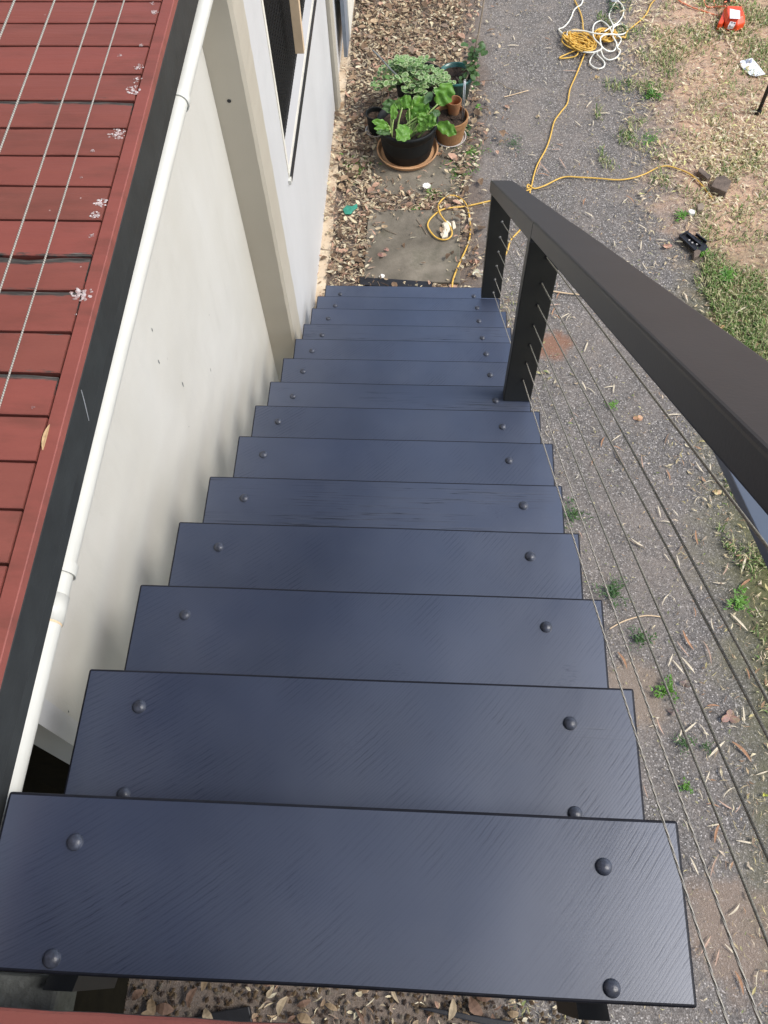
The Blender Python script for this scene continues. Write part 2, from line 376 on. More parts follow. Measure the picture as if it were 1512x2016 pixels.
M = dict(
    tread=m_tread(), black=m_blackpaint(), post=m_blackpaint('black_post_paint', (.0120, .0122, .0105), (.019, .0190, .0155)), red=m_red(), pipe=m_white(),
    wallA=m_wall('cream_painted_panel', (.545, .52, .455), (.605, .585, .53)),
    wallB=m_wall('pale_grey_painted_panel', (.535, .525, .505), (.585, .575, .555), .08),
    column=m_wall('beige_painted_column', (.42, .375, .295), (.47, .425, .34), .12),
    fascia=m_simple('charcoal_fascia_paint', (.020, .023, .023), .55, 12, .25, .25, 90),
    soil=m_simple('potting_soil', (.045, .028, .018), .95, 60, .7, .9, 120, bdist=.01),
    ground=m_ground(), paver=m_paver(), foot=m_concrete_pale(),
    void=m_simple('underdeck_dark', (.010, .008, .004), .9, 20, .3, .2, spec=.1),
    mesh=m_simple('black_screen_wire', (.004, .004, .004), .6, 20, .3, .1),
    glass=m_simple('dark_window_glass', (.006, .006, .007), .5, 8, .2, .0, spec=.1),
    timber=m_simple('raw_pine', (.64, .47, .29), .7, 9, .12, .2, 80),
    creamtrim=m_simple('cream_window_sill', (.72, .68, .58), .5, 9, .08, .1),
    bluegrey=m_simple('blue_grey_metal_strip', (.22, .25, .29), .45, 9, .15, .1, metal=.2),
    blackpot=m_simple('black_plastic_pot', (.0055, .0068, .0072), .6, 10, .3, .25, 60, spec=.3),
    terra=m_terra('terracotta', (.36, .13, .055), (.30, .15, .07), (.46, .24, .13)),
    terra2=m_terra('mossy_terracotta', (.23, .12, .045), (.33, .17, .075), (.14, .12, .05)),
    saucer=m_terra('saucer_terracotta', (.42, .21, .095), (.50, .29, .15), (.32, .17, .08)),
    whitesaucer=m_simple('grimy_white_plastic', (.5, .46, .42), .5, 10, .15, .1),
    teal=m_simple('teal_glaze', (.02, .10, .085), .25, 10, .3, .1),
    leafA=m_leaf('bright_leaf', (.075, .20, .022), (.16, .33, .05)),
    leafB=m_leaf('dark_leaf', (.05, .11, .035), (.10, .18, .055)),
    stalk=m_simple('pale_green_stalk', (.33, .45, .15), .5, 20, .2, .1),
    varieg=m_attr('variegated_leaf', .5, .2, 60, .2, .1),
    stick=m_simple('weathered_bamboo', (.22, .17, .12), .7, 20, .3, .3),
    rod=m_simple('galvanised_rod', (.5, .5, .5), .4, 20, .2, .1, metal=.7),
    cordY=m_simple('yellow_rubber_cord', (.66, .40, .07), .5, 20, .15, .1),
    cordW=m_simple('white_rubber_cord', (.78, .76, .66), .5, 20, .1, .1),
    cordO=m_simple('orange_rubber_cord', (.75, .24, .12), .5, 20, .1, .1),
    orange=m_simple('orange_plastic', (.80, .075, .015), .35, 10, .06, .05),
    paperw=m_simple('white_paper', (.85, .85, .85), .7, 10, .03, .1),
    greyprint=m_simple('grey_print', (.25, .26, .32), .7, 30, .2, .1),
    dark=m_simple('black_plastic', (.012, .012, .014), .45, 15, .3, .2),
    block=m_simple('weathered_brown_timber', (.13, .095, .07), .85, 18, .4, .6, 60, bdist=.006),
    steel=m_cable(), wire2=m_simple('weathered_olive_wire', (.25, .24, .20), .55, 300, .4, .4, metal=.2), bolt=None,
    edge=m_simple('arris_shade', (.010, .011, .017), .6, 40, .3, .2, spec=.25), lining=m_simple('brown_lining_boards', (.05, .045, .042), .7, 8, .3, .2), litter=m_attr('dry_leaf_litter', .8, .3, 150, .12),
    grass=m_attr('grass_blades', .6, .1, 90, .25),
    splat=m_simple('white_dropping', (.75, .70, .68), .9, 60, .2, .6),
    petal=m_simple('white_petal', (.85, .82, .74), .7, 30, .06, .5, 60),
    shell=m_simple('pale_brick_shard', (.68, .60, .46), .85, 30, .2, .6),
    tealrag=m_simple('teal_rag', (.03, .22, .15), .8, 20, .3, .6),
    gravel=m_attr('river_gravel', .85, .4, 90),
    mortar=m_simple('grey_concrete_block', (.16, .17, .165), .9, 20, .4, .9, 40, bdist=.01),
)
M['bolt'] = m_simple('painted_bolt_head', (.045, .050, .068), .36, 90, .45, .9, 110, bdist=.0012)

# ================================================================== ground and sky setting
gb = MB()
gx = [-40, -12, -6] + [-3+.5*i for i in range(16)] + [6, 12, 40]; gy = [-40, -12, -6] + [-3+.5*i for i in range(24)] + [12, 20, 60]
vs_ = [(x, y, ZG + (MN.noise(V((x*.9, y*.9, 0)))*.006 if abs(x) < 5 and abs(y) < 9 else 0)) for y in gy for x in gx]
nx = len(gx)
gb.add(vs_, [(j*nx+i, j*nx+i+1, (j+1)*nx+i+1, (j+1)*nx+i) for j in range(len(gy)-1) for i in range(nx-1)])
tag(link('ground', gb, M['ground'], smooth=True), kind='structure')
ZS = ZG+.008     # things stand here

# ================================================================== staircase
G_, R_ = 0.2515, 0.1894
DY = [0.0019, 0.0052, 0.0027, 0.0021, -0.0068, 0.0005, -0.0014, -0.0099, -0.0025, 0.0011, -0.0049, 0.004, 0.0038, 0.0043]
DZ = [0.0038, -0.0021, 0.0004, 0.0003, -0.0009, -0.0006, -0.0004, -0.0022, -0.0006, 0.0002, -0.0012, 0.0011, 0.0012, 0.0011]
XL = [-0.0099, -0.0046, -0.0065, -0.0065, -0.003, 0.014, 0.0071, 0.0051, 0.0047, 0.0086, 0.0026, 0.0009, -0.0097, -0.0003]
XR = [-0.0022, 0.0001, -0.0018, -0.0039, -0.0043, 0.009, 0.003, 0.0, 0.0, 0.0, 0.0027, 0.0037, -0.0086, 0.0]
BLo = [0.0088, 0.0037, 0.0053, 0.006, 0.006, 0.0024, -0.0025, 0.0025, -0.0037, -0.0079, -0.0002, -0.0069, -0.0045, -0.009]
BRo = [0.0132, 0.0105, 0.0041, 0.0017, 0.0144, -0.001, 0.0005, -0.0031, -0.0054, -0.0051, -0.0068, -0.0085, -0.0042, -0.0104]
BL, BR, B1, B2, DEP, TH = .0992, .1286, .0685, .222, .2405, .045
stairs = thing('staircase', 'open timber staircase with fourteen dark blue grey treads going down beside the cream wall', 'stairs', (.5, 1.5, ZG))
def tread_mesh(i):
    x0, x1 = XL[i], 1+XR[i]; y1 = i*G_+DY[i]; y0 = y1-DEP; z1 = -i*R_+DZ[i]; z0 = z1-TH
    mb = MB(); n = 14
    # plan outline a little uneven, like sawn hardwood
    ys = []
    vs = []
    for k in range(n+1):
        x = x0+(x1-x0)*k/n; w1 = MN.noise(V((x*3, i*7.3, 1)))*.0014; w0 = MN.noise(V((x*3, i*7.3, 9)))*.0014
        vs += [(x, y0+w0, z0), (x, y1+w1, z0), (x, y1+w1, z1), (x, y0+w0, z1)]
    fs = [(0, 1, 2, 3), (n*4+3, n*4+2, n*4+1, n*4)]
    for k in range(n):
        a, b = k*4, k*4+4
        for j in range(4): fs.append((a+j, b+j, b+(j+1) % 4, a+(j+1) % 4))
    mb.add(vs, fs); return mb
def dome(c, r, h):
    mb = MB(); prof = []
    for k in range(7):
        q = k/6*math.pi/2; prof.append((max(r*math.cos(q), .0004), h*math.sin(q)))
    mb.lathe(c, [(r*1.0, -.002)]+prof, 20); mb.add([], []); return mb
for i in range(14):
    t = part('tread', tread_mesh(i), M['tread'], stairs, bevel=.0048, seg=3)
    t.data.materials.append(M['edge']); t.modifiers['bevel'].material = 1  # bevel faces coloured darker to carry the shade of the rounded edges
    t['crack'] = {4: 1., 7: .5, 10: .8, 12: .3}.get(i, 0.); t['saw'] = {4: .15, 7: .3, 10: .2}.get(i, 1.)
    # give every tread its own origin so that its grain is its own
    c = V(((1)/2, i*G_, -i*R_)); d = c-V(stairs.location)
    for v_ in t.data.vertices: v_.co -= d
    t.location = d
    y1 = i*G_+DY[i]; z1 = -i*R_+DZ[i]
    for xb, yb in ((BL+BLo[i], y1-B1), (1-BR+BRo[i], y1-B1), (BL+BLo[i], y1-B2), (1-BR+BRo[i], y1-B2)):
        r = .0128+rnd.uniform(-.0006, .0006)
        b = link('bolt', dome((0, 0, 0), r, .0085), M['bolt'], t, smooth=True)
        b.location = V((xb, yb, z1))-c
# stringers (raking boards under the bolts)
for xs in (BL, 1-BR):
    mb = MB(); s = R_/G_
    yA, yB = -.262, 13*G_-.02
    def zt(y): return -(y+DEP)*s-.052+.0 - .03
    vs = []
    for x in (xs-.022, xs+.022):
        vs += [(x, yA, zt(yA)-.20), (x, yB, max(zt(yB)-.20, ZG)), (x, yB, zt(yB)), (x, yA, zt(yA))]
    mb.add(vs, [(0, 1, 2, 3), (7, 6, 5, 4), (0, 4, 5, 1), (1, 5, 6, 2), (2, 6, 7, 3), (3, 7, 4, 0)])
    part('stringer', mb, M['black'], stairs)
    for i in range(14):   # carriage brackets holding each tread
        mb = MB(); y1 = i*G_+DY[i]; z1 = -i*R_+DZ[i]-TH-.001
        mb.box(xs-.02, xs+.02, y1-DEP+.012, y1-.02, z1-.04, z1)
        part('bracket', mb, M['black'], stairs)

# ================================================================== stair railing
rail = thing('stair_railing', 'dark timber stair railing with wide top rail and seven wires on the open side', 'railing', (.95, 1.7, ZG))
def zr(y): return -.358-(y-1.589)*.784       # top plane of the rail
def railseg(y0, y1, x0, x1, t, dz=0):
    mb = MB(); n = 12; vs = []
    for k in range(n+1):
        y = y0+(y1-y0)*k/n; wob = MN.noise(V((y*2, 3, 1)))*.0015; z = zr(y)+dz
        vs += [(x0+wob, y, z-t), (x1+wob, y, z-t), (x1+wob, y, z), (x0+wob, y, z)]
    fs = [(3, 2, 1, 0), (n*4, n*4+1, n*4+2, n*4+3)]
    for k in range(n):
        for j in range(4): fs.append((k*4+j, k*4+(j+1) % 4, k*4+4+(j+1) % 4, k*4+4+j))
    mb.add(vs, fs); return mb
part('handrail', railseg(-.62, 1.592, .885, .992, .062), M['black'], rail, bevel=.006, seg=3)
part('handrail', railseg(1.594, 3.135, .885, .992, .075, -.002), M['black'], rail, bevel=.005, seg=3)
def post(x0, x1, y0, y1, zb):
    mb = MB(); n = 16; vs = []
    zt0, zt1 = zr(y0)-.064, zr(y1)-.064
    if y0 > 2: zt0 -= .014; zt1 -= .014
    for k in range(n+1):
        f_ = k/n
        w_ = MN.noise(V((f_*3, x0, y0)))*.001
        vs += [(x0+w_, y0, zb+(zt0-zb)*f_), (x1+w_, y0, zb+(zt0-zb)*f_), (x1+w_, y1, zb+(zt1-zb)*f_), (x0+w_, y1, zb+(zt1-zb)*f_)]
    fs = [(3, 2, 1, 0), (n*4, n*4+1, n*4+2, n*4+3)]
    for k in range(n):
        for j in range(4): fs.append((k*4+j, k*4+(j+1) % 4, k*4+4+(j+1) % 4, k*4+4+j))
    mb.add(vs, fs); return mb
# near post stands on the eighth tread, far post on the thirteenth
part('post', post(.897, .998, 1.68, 1.732, -7*R_-.002), M['post'], rail, bevel=.004)
part('post', post(.888, .992, 3.022, 3.075, -12*R_+.001), M['post'], rail, bevel=.004)
part('post', post(.91, 1.0, -.50, -.44, .115), M['black'], rail, bevel=.004)
hole = M['dark']
cab_top = [(.181, .561), (.062, .487), (.077, .436), (.124, .275), (.157, .161), (.196, .028), (.234, -.104)]
for k in range(7):
    yt, zt_ = cab_top[k]; zp = -.592-.1*k if k else -.582
    p1 = V((.955, 1.68, zp)); p0 = V((.955, yt, zt_)); d = (p0-p1)/(1.68-yt)
    pe = p1+d*(1.68+.44); p2 = V((.951, 3.02, -1.622-.1*k))
    pts = []
    for a_, b_, n in ((pe, p1, 40), (p1+V((0, .052, -.04)), p2, 26)):
        seg = [a_.lerp(b_, q/n) for q in range(n+1)]
        mb = MB(); mb.tube(seg, .0019, 8, cap=False)
        part('wire', mb, M['steel' if k > 4 else 'wire2'], rail, smooth=True)
    mb = MB(); mb.lathe((0, 0, 0), [(.0001, 0), (.006, 0), (.006, .003), (.0035, .004)], 12)
    for P_, yy in ((p1, 1.679), (p2, 3.021)):
        mb2 = MB(); vv = [(P_.x+v[0], yy-v[2], P_.z+v[1]) for v in mb.v]; mb2.add(vv, mb.f)
        part('ferrule', mb2, hole if yy < 2 else M['rod'], rail)
# ================================================================== brace outside the railing
bd = V((0, .902, -.432)); bu = V((0, .432, .902)); bxv = V((1, 0, 0))
P0 = atx(1440, 936, 1.006); P1 = P0-bd*.90; P2 = P0+bd*.36      # a strut from the top post down to the underside of the rail
mb = MB(); c = (P1+P2)/2
mb.obox(c+bxv*.024-bu*.008, bxv, bd, bu, .024, (P2-P1).length/2, .008)
mb.obox(c+bxv*.066-bu*.0095, bxv, bd, bu, .0165, (P2-P1).length/2, .008)
mb.lathe(atx(1501, 1024, 1.03), [(.0001, .004), (.003, .003), (.004, 0)], 10)
top('timber_brace', mb, M['tread'], recent(mb), 'blue grey painted timber brace showing just under the near end of the black handrail', 'brace', bevel=.003)

# ================================================================== red deck
DZT = .115
deck = thing('deck', 'red painted timber deck with dark charcoal fascia left of and behind the stairs', 'deck', (-.6, .5, DZT))
lines = [1.801, 1.717, 1.633, 1.534, 1.443, 1.354, 1.268, 1.178, 1.082, 0.985, 0.898, 0.799, 0.705, 0.614, 0.521, 0.429, 0.331, 0.232]
wear = {2: .25, 4: .62, 9: .85, 10: .6, 12: .6, 11: .3, 15: .2, 17: .5, 6: .1}
ext = [1.801+.092*k for k in range(26, 0, -1)]; lines = ext + lines
while lines[-1] > -2.2: lines.append(lines[-1]-.093)
off = len(ext)
mb = MB()
XT = -.018-.028
for k in range(len(lines)-1):
    y1, y0 = lines[k], lines[k+1]
    xr = XT-.0035
    if y0 < -.2725: 
        if y1 > -.2725: lines[k+1] = y0 = -.2725
        else: xr = 1.6
    g1 = .0022+.0012*rnd.random(); g0 = .0022
    w1 = wear.get(k-off, .0 if rnd.random() < .6 else .2); w0 = wear.get(k+1-off, 0)*.45
    n = max(6, int((xr+2.6)/.06)); vs = []; cs = []; tone = rnd.random()*.8+.2
    for i in range(n+1):
        x = -2.6+(xr+2.6)*i/n
        e1 = y1-g1-max(0, MN.noise(V((x*9, k*5, 0))))*.006*(.3+w1*2); e0 = y0+g0+max(0, MN.noise(V((x*9, k*5+2, 3))))*.003
        rows = [(e0, DZT-.02, 0), (e0, DZT-.0015, w0), (e0+.002, DZT, w0), (e0+.012, DZT, w0*.4), ((e0+e1)/2, DZT+.0008, 0), (e1-.016, DZT, w1*.25), (e1-.003, DZT, w1), (e1, DZT-.002, w1), (e1, DZT-.02, .6)]
        for (yy, zz, ww) in rows: vs.append((x, yy, zz)); cs.append((ww, tone, 0))
    R9 = 9
    fs = [(i*R9+j, (i+1)*R9+j, (i+1)*R9+j+1, i*R9+j+1) for i in range(n) for j in range(R9-1)]
    fs += [(i*R9+R9-1, (i+1)*R9+R9-1, (i+1)*R9, i*R9) for i in range(n)]
    fs += [tuple(range(R9)), tuple(n*R9+j for j in range(R9-1, -1, -1))]
    mb.add(vs, fs, col=cs)
part('deck_boards', mb, M['red'], deck)
mb = MB(); n = 60; vs = []; cs = []
for i in range(n+1):
    y = -.2725+(4.2+.277)*i/n
    for x, z, ww in ((XT, DZT-.02, .3), (XT, DZT-.001, .25), (XT+.0015, DZT+.0006, .1), (-.0195, DZT+.0006, 0), (-.018, DZT-.001, 0), (-.018, DZT-.02, 0)):
        vs.append((x+MN.noise(V((y*7, x*40, 0)))*.0006, y, z)); cs.append((ww+.12*MN.noise(V((y*4, 0, 3))), .8, 0))
fs = [(i*6+j, i*6+j+1, (i+1)*6+j+1, (i+1)*6+j) for i in range(n) for j in range(5)]+[tuple(range(5, -1, -1)), tuple(n*6+j for j in range(6))]
mb.add(vs, fs, col=cs); part('edge_board', mb, M['red'], deck)
mb = MB(); mb.box(-2.6, XT-.004, -.29, 4.2, DZT-.09, DZT-.024); mb.box(-2.6, 1.6, -2.2, -.315, DZT-.09, DZT-.024)
part('joists', mb, M['void'], deck)
mb = MB(); mb.box(-.062, -.0175, -.2725, 4.2, DZT-.10, DZT-.0206); part('fascia', mb, M['fascia'], deck, bevel=.003)
mb = MB(); mb.box(-.062, -.0225, -.2765, 4.2, DZT-.141, DZT-.101); part('fascia', mb, M['fascia'], deck, bevel=.003)
mb = MB(); mb.box(-.0625, 1.6, -.327, -.292, DZT-.16, DZT-.0206); part('fascia', mb, M['fascia'], deck, bevel=.003)
# bird droppings, dried white, thin crusts on the boards
def splat(px, py, s, seed, dens=1.):
    c = atz(px, py, DZT); mb = MB(); r_ = random.Random(seed)
    for k in range(int(34*dens)):
        a_ = r_.random()*6.28; rr = s*(r_.random()**.7)*.85; cc = V((c.x+math.cos(a_)*rr, c.y+math.sin(a_)*rr*.9, DZT+.0011))
        m_ = 7; rad = s*r_.uniform(.06, .22); ph = r_.random()*6
        vs = [cc+V((0, 0, .0010))]+[cc+V((math.cos(ph+j*6.283/m_)*rad*r_.uniform(.5, 1.3), math.sin(ph+j*6.283/m_)*rad*r_.uniform(.4, 1.1), 0)) for j in range(m_)]
        tn = r_.uniform(.25, 1.); mb.add(vs, [(0, 1+j, 1+(j+1) % m_) for j in range(m_)], col=(.28+.40*tn, .12+.50*tn, .10+.50*tn))
    return part('dropping', mb, M['litter'], deck)
for px, py, s in ((262, 178, .020), (231, 264, .022), (199, 401, .017), (160, 580, .024), (273, 133, .013), (186, 424, .013), (304, 25, .011), (182, 298, .006), (278, 90, .006)):
    splat(px, py, s, px)
for px, py, s, d_ in ((235, 110, .007, .5), (270, 158, .014, .5), (300, 8, .008, .5), (160, 350, .004, .3), (150, 620, .004, .3), (65, 803, .005, .3), (180, 465, .008, .5)):
    splat(px, py, s, py, d_)
# deck side wires, strung above the edge of the deck
dr = thing('deck_railing', 'pale twisted wires of the deck railing strung above the red boards', 'railing', (-.06, 1.5, DZT))
for z in (.534, .447, .337, .245):
    mb = MB(); mb.tube([(-.06, -1.2+.12*i, z+.0006*math.sin(i)) for i in range(40)], .0017, 8, cap=False); part('wire', mb, M['steel'], dr, smooth=True)
for y in (-1.25, 3.5):
    mb = MB(); mb.box(-.105, -.015, y-.045, y+.045, DZT+.001, 1.12); part('post', mb, M['black'], dr, bevel=.004)
mb = MB(); mb.box(-.115, -.005, -1.3, 3.55, 1.12, 1.16); 
# verandah roof over the deck and the house wall it hangs on: above and left of the picture, mirrored in the gloss of the treads
vr = thing('verandah_roof', 'brown lined verandah roof above the red deck, overhead and out of the picture', 'roof', (-1., 1., 3.3))
part('lining', MB().box(-2.9, .42, -5., 6.5, 3.30, 3.36), M['lining'], vr)
part('fascia', MB().box(.421, .46, -5., 6.5, 3.20, 3.42), M['fascia'], vr)
hw = thing('house_wall', 'cream wall of the upper storey at the back of the red deck, left of the picture', 'wall', (-2.7, 1., DZT))
part('wall', MB().box(-2.9, -2.62, -5., 6.5, DZT-.1, 3.298), M['wallA'], hw)
# ================================================================== white drain pipe under the fascia
pp = thing('drain_pipe', 'long white plastic pipe clipped beneath the dark deck fascia', 'pipe', (-.05, 1., -.09))
def pc(y): return V((-.047-.002*0, y, -.064-(y)*.0205))
mb = MB(); mb.tube([pc(-.6+.3*i) for i in range(17)], .0245, 24); part('pipe', mb, M['pipe'], pp, smooth=True)
def ringat(y, r, L, m_, nm):
    mb = MB(); mb.tube([pc(y), pc(y+L)], r, 24); return part(nm, mb, m_, pp, smooth=False, bevel=.001)
yc1 = atx(352, 200, -.04).y; yc2 = atx(130, 1150, -.04).y; yr = atx(105, 1235, -.04).y
for y in (yc1, yc2):
    mb = MB(); c = pc(y+.02); n = 20; vs = []
    for j in range(n+1):
        q = math.radians(-95+j*200/n)
        for rr, yy in ((.0262, -.011), (.0262, .011), (.0290, .011), (.0290, -.011)):
            vs.append((c.x+rr*math.cos(q), c.y+yy, c.z+rr*math.sin(q)))
    fs = [(i*4+j, i*4+(j+1) % 4, (i+1)*4+(j+1) % 4, (i+1)*4+j) for i in range(n) for j in range(4)]
    mb.add(vs, fs); part('clip', mb, M['pipe'], pp)
ringat(yr, .0252, .004, M['timber'], 'glue_ring')
mb = MB(); mb.tube([pc(yr+.004), pc(yr+.055)], .0268, 24); part('coupling', mb, M['pipe'], pp, smooth=True)

# ================================================================== building wall under the deck
bld = thing('building', 'cream and pale grey painted building wall left of the stairs', 'building', (-.2, 2.5, ZG))
XA, XB = -.17, -.08
yA0 = .2; yC = 2.47
mb = MB(); mb.box(XA-.09, XA, yA0, yC, ZG, DZT-.15); part('wall', mb, M['wallA'], bld, bevel=.003)
mb = MB(); mb.box(XA-.0885, XA+.003, yA0-.003, yA0+.05, ZG, DZT-.151); part('corner_flashing', mb, M['wallB'], bld)
for px, py, a_, b_ in ((313, 712, .004, .010), (360, 757, .005, .012), (300, 650, .003, .008), (372, 840, .0025, .003), (205, 1400, .003, .003), (412, 620, .002, .004), (121, 1443, .003, .004), (135, 1401, .003, .004)):
    hc = atx(px, py, XA+.0008); mb = MB(); n = 9; mb.add([hc]+[hc+V((0, a_*math.cos(j*6.283/n)*rnd.uniform(.5, 1.2), b_*math.sin(j*6.283/n)*rnd.uniform(.6, 1.2))) for j in range(n)], [(0, 1+j, 1+(j+1) % n) for j in range(n)])
    part('scuff', mb, M['mortar'], bld)
# rough edged column
def column(y0, y1, x1, xw, nm='column'):
    mb = MB(); n = 60; vs = []
    for i in range(n+1):
        z = ZG+(DZT-.145-ZG)*i/n
        j1 = MN.noise(V((z*40, y0, 0)))*.0018; j2 = MN.noise(V((z*40, y0, 5)))*.0018
        vs += [(xw, y0, z), (x1-.012+j1, y0, z), (x1+j2, y0+.012, z), (x1+j1, y1, z), (xw, y1, z)]
    fs = [(i*5+j, i*5+j+1, (i+1)*5+j+1, (i+1)*5+j) for i in range(n) for j in range(4)]
    fs += [(4, 3, 2, 1, 0), tuple(n*5+j for j in range(5))]
    mb.add(vs, fs); return part(nm, mb, M['column'], bld)
column(yC, yC+.17, -.045, XA-.03)
hc = aty(451, 199, yC-.0015); mb = MB(); mb.lathe((0, 0, 0), [(.0001, 0), (.006, 0), (.0075, .001)], 14); mb.v = [(hc.x+v[0], yC-.0008-v[2]*.5, hc.z+v[1]) for v in mb.v]; part('bolt_hole', mb, M['dark'], bld)
# panel B with the window opening cut in
wy0, wy1, wz0, wz1 = 3.115, 6.1, -1.50, -.35
yB0, yB1 = yC+.172, 4.98
mb = MB()
for (a, b, c_, d_) in ((yB0, wy0, ZG, DZT-.15), (wy0, yB1, ZG, wz0), (wy0, yB1, wz1, DZT-.15)):
    mb.box(XB-.06, XB, a, b, c_, d_)
part('wall', mb, M['wallB'], bld)
column(4.99, 5.06, -.045, XB-.02)
mb = MB(); mb.box(XB-.06, XB-.004, 5.062, 9.5, ZG, wz0); mb.box(XB-.06, XB-.004, 5.062, 9.5, wz1, DZT-.15); mb.box(XB-.06, XB-.004, 6.1, 9.5, wz0, wz1); part('wall', mb, M['wallB'], bld)
# dark boarding put in for the underdeck shade at the open near end
mb = MB(); mb.box(-.60, -.55, -2.2, yA0+.1, ZG, DZT-.095); mb.box(-.55, XA-.0905, yA0+.04, yA0+.09, ZG, DZT-.15); part('shade_sheet', mb, M['void'], bld)
# window: reveal, screen, sill
win = part('window', MB().box(XB-.049, XB-.041, wy0, wy1, wz0, wz1), M['glass'], bld)
mb = MB()
ny = 120; nz = 60
for i in range(ny):            # zig-zag strands of the security screen
    y = wy0+.01+(wy1-wy0-.02)*i/ny; zz = [(XB-.035+(.0035 if k % 2 else -.0035), y+(.013 if k % 2 else 0), wz0+.02+(wz1-wz0-.04)*k/nz) for k in range(nz+1)]
    vs = []
    for p_ in zz: vs += [(p_[0], p_[1]-.0045, p_[2]), (p_[0]+.004, p_[1], p_[2]), (p_[0], p_[1]+.0045, p_[2])]
    fs = [(k*3+j, k*3+j+1, k*3+4+j, k*3+3+j) for k in range(nz) for j in range(2)]
    mb.add(vs, fs)
scr = link('screen', MB().add([tuple(V(v)-V(bld.location)) for v in mb.v], mb.f), M['mesh'], win)
def wsub(nm, mb, m_, **k):
    mb.v = [tuple(V(v)-V(bld.location)) for v in mb.v]; return link(nm, mb, m_, win, **k)
wsub('frame', MB().box(XB-.06, XB+.004, wy0-.028, wy0, wz0, wz1), M['creamtrim'])
wsub('sill', MB().box(XB-.06, XB+.006, wy0-.028, 4.98, wz0-.022, wz0-.001), M['creamtrim'])
wsub('seal', MB().box(XB+.0005, XB+.014, wy0-.02, 4.98, wz0-.055, wz0-.023), M['dark'])
wsub('seal_end', MB().box(XB+.0005, XB+.013, wy0-.05, wy0-.021, wz0-.05, wz0-.026), M['pipe'])
# metal strip and further joinery past the second column
pB = atz(672, 85); 
mb = MB(); mb.box(-.045, -.02, 5.45, 9.5, ZG+.12, DZT-.15); part('corner_strip', mb, M['bluegrey'], bld)
mb = MB(); mb.box(-.0445, -.012, 5.62, 9.5, ZG+.14, ZG+1.9); part('door_frame', mb, M['creamtrim'], bld)
mb = MB(); n = 90; vs = []
for i in range(n+1):
    y = 3.2+(9.5-3.2)*i/n if i else 1.9
    x = -.022+MN.noise(V((y*3, 0, 0)))*.018+MN.noise(V((y*19, 0, 4)))*.006
    if y < 3.28: x = -.02
    vs += [(-.16, y, ZG-.02), (x, y, ZG-.02), (x, y, ZG+.03), (-.16, y, ZG+.03)]
fs = [(3, 2, 1, 0), (n*4, n*4+1, n*4+2, n*4+3)]+[(i*4+j, i*4+(j+1) % 4, i*4+4+(j+1) % 4, i*4+4+j) for i in range(n) for j in range(4)]
mb.add(vs, fs); part('footing', mb, M['foot'], bld, bevel=.003)
# loose timber batten standing in the window
pb0 = atx(590, 107, -.045); pt_ = atx(578, 0, -.045); dv = (pt_-pb0).normalized()
mb = MB(); mb.obox(pb0+dv*.6+V((.0, .022, 0)), V((1, 0, 0)), V((0, 1, 0)), dv, .021, .018, .6)
top('timber_batten', mb, M['timber'], recent(mb), 'raw pine batten standing upright in front of the black window screen', 'batten', bevel=.001)

# ================================================================== pavers
def paver(x0, x1, y0, y1, h, lab, skew=0):
    mb = MB(); n = 12
    for _ in [0]:
        mb.box(x0, x1, y0, y1, ZG-.02, ZG+h)
    # tilt a touch
    mb.v = [(v[0]+skew*(v[1]-y0), v[1], v[2]+(v[0]-x0)*-.004) for v in mb.v]
    return top('paver', mb, M['paver'], ((x0+x1)/2, (y0+y1)/2, ZG), lab, 'paver', bevel=.006)
paver(.20, .787, 3.455, 4.06, .032, 'square concrete paver lying in front of the bottom stair tread')
paver(.20, .785, 4.215, 4.82, .014, 'concrete paver under the potted plants, half hidden by leaves')
mb = MB()
for k, (y, z) in enumerate(((3.40, .006), (3.412, .016), (3.424, .026))):
    vs = [(.18, y+.06, ZG+z), (.185, y, ZG+z), (.62, y-.035, ZG+z), (.62, y+.03, ZG+z)]
    vs += [(a_, b_, c_+.007) for a_, b_, c_ in vs]
    mb.add(vs, [(3, 2, 1, 0), (4, 5, 6, 7), (0, 1, 5, 4), (1, 2, 6, 5), (2, 3, 7, 6), (3, 0, 4, 7)])
top('rubber_mat', mb, M['dark'], recent(mb), 'stack of thin black strips tucked between the bottom tread and the paver', 'mat')

# ================================================================== pots
pc_ = V((.432, 4.612, ZG+.014))
def pot_profile(rb, rt, h, t, rim=.0, rimh=.0, soil=None):
    p = [(.001, .0), (rb, 0), (rb+(rt-rb)*.5, h*.5), (rt, h-rimh)]
    if rim: p += [(rt+rim, h-rimh), (rt+rim, h)]
    else: p += [(rt, h)]
    p += [(rt-t, h), (rt-t-.004, h*.8), (rb, h*.3)]
    return p
zr1 = aty(796, 278, pc_.y-.2).z
H1 = zr1-pc_.z-.012
sa = thing('plant_saucer', 'wide chipped terracotta saucer under the large black pot', 'saucer', pc_)
part('dish', MB().lathe(pc_, [(.001, .0), (.185, 0), (.207, .036), (.196, .036), (.178, .010), (.001, .010)], 48), M['saucer'], sa, smooth=False, bevel=.002)
bp = thing('plant_pot', 'large black plastic pot of leafy greens standing in a terracotta saucer', 'plant pot', pc_+V((0, 0, .0105)))
part('pot_body', MB().lathe(pc_+V((0, 0, .0105)), [(.001, 0), (.155, 0), (.160, .02), (.188, H1-.03), (.197, H1-.028), (.2, H1), (.189, H1+.001), (.182, H1*.7), (.17, H1*.3)], 48, .012), M['blackpot'], bp, smooth=True)
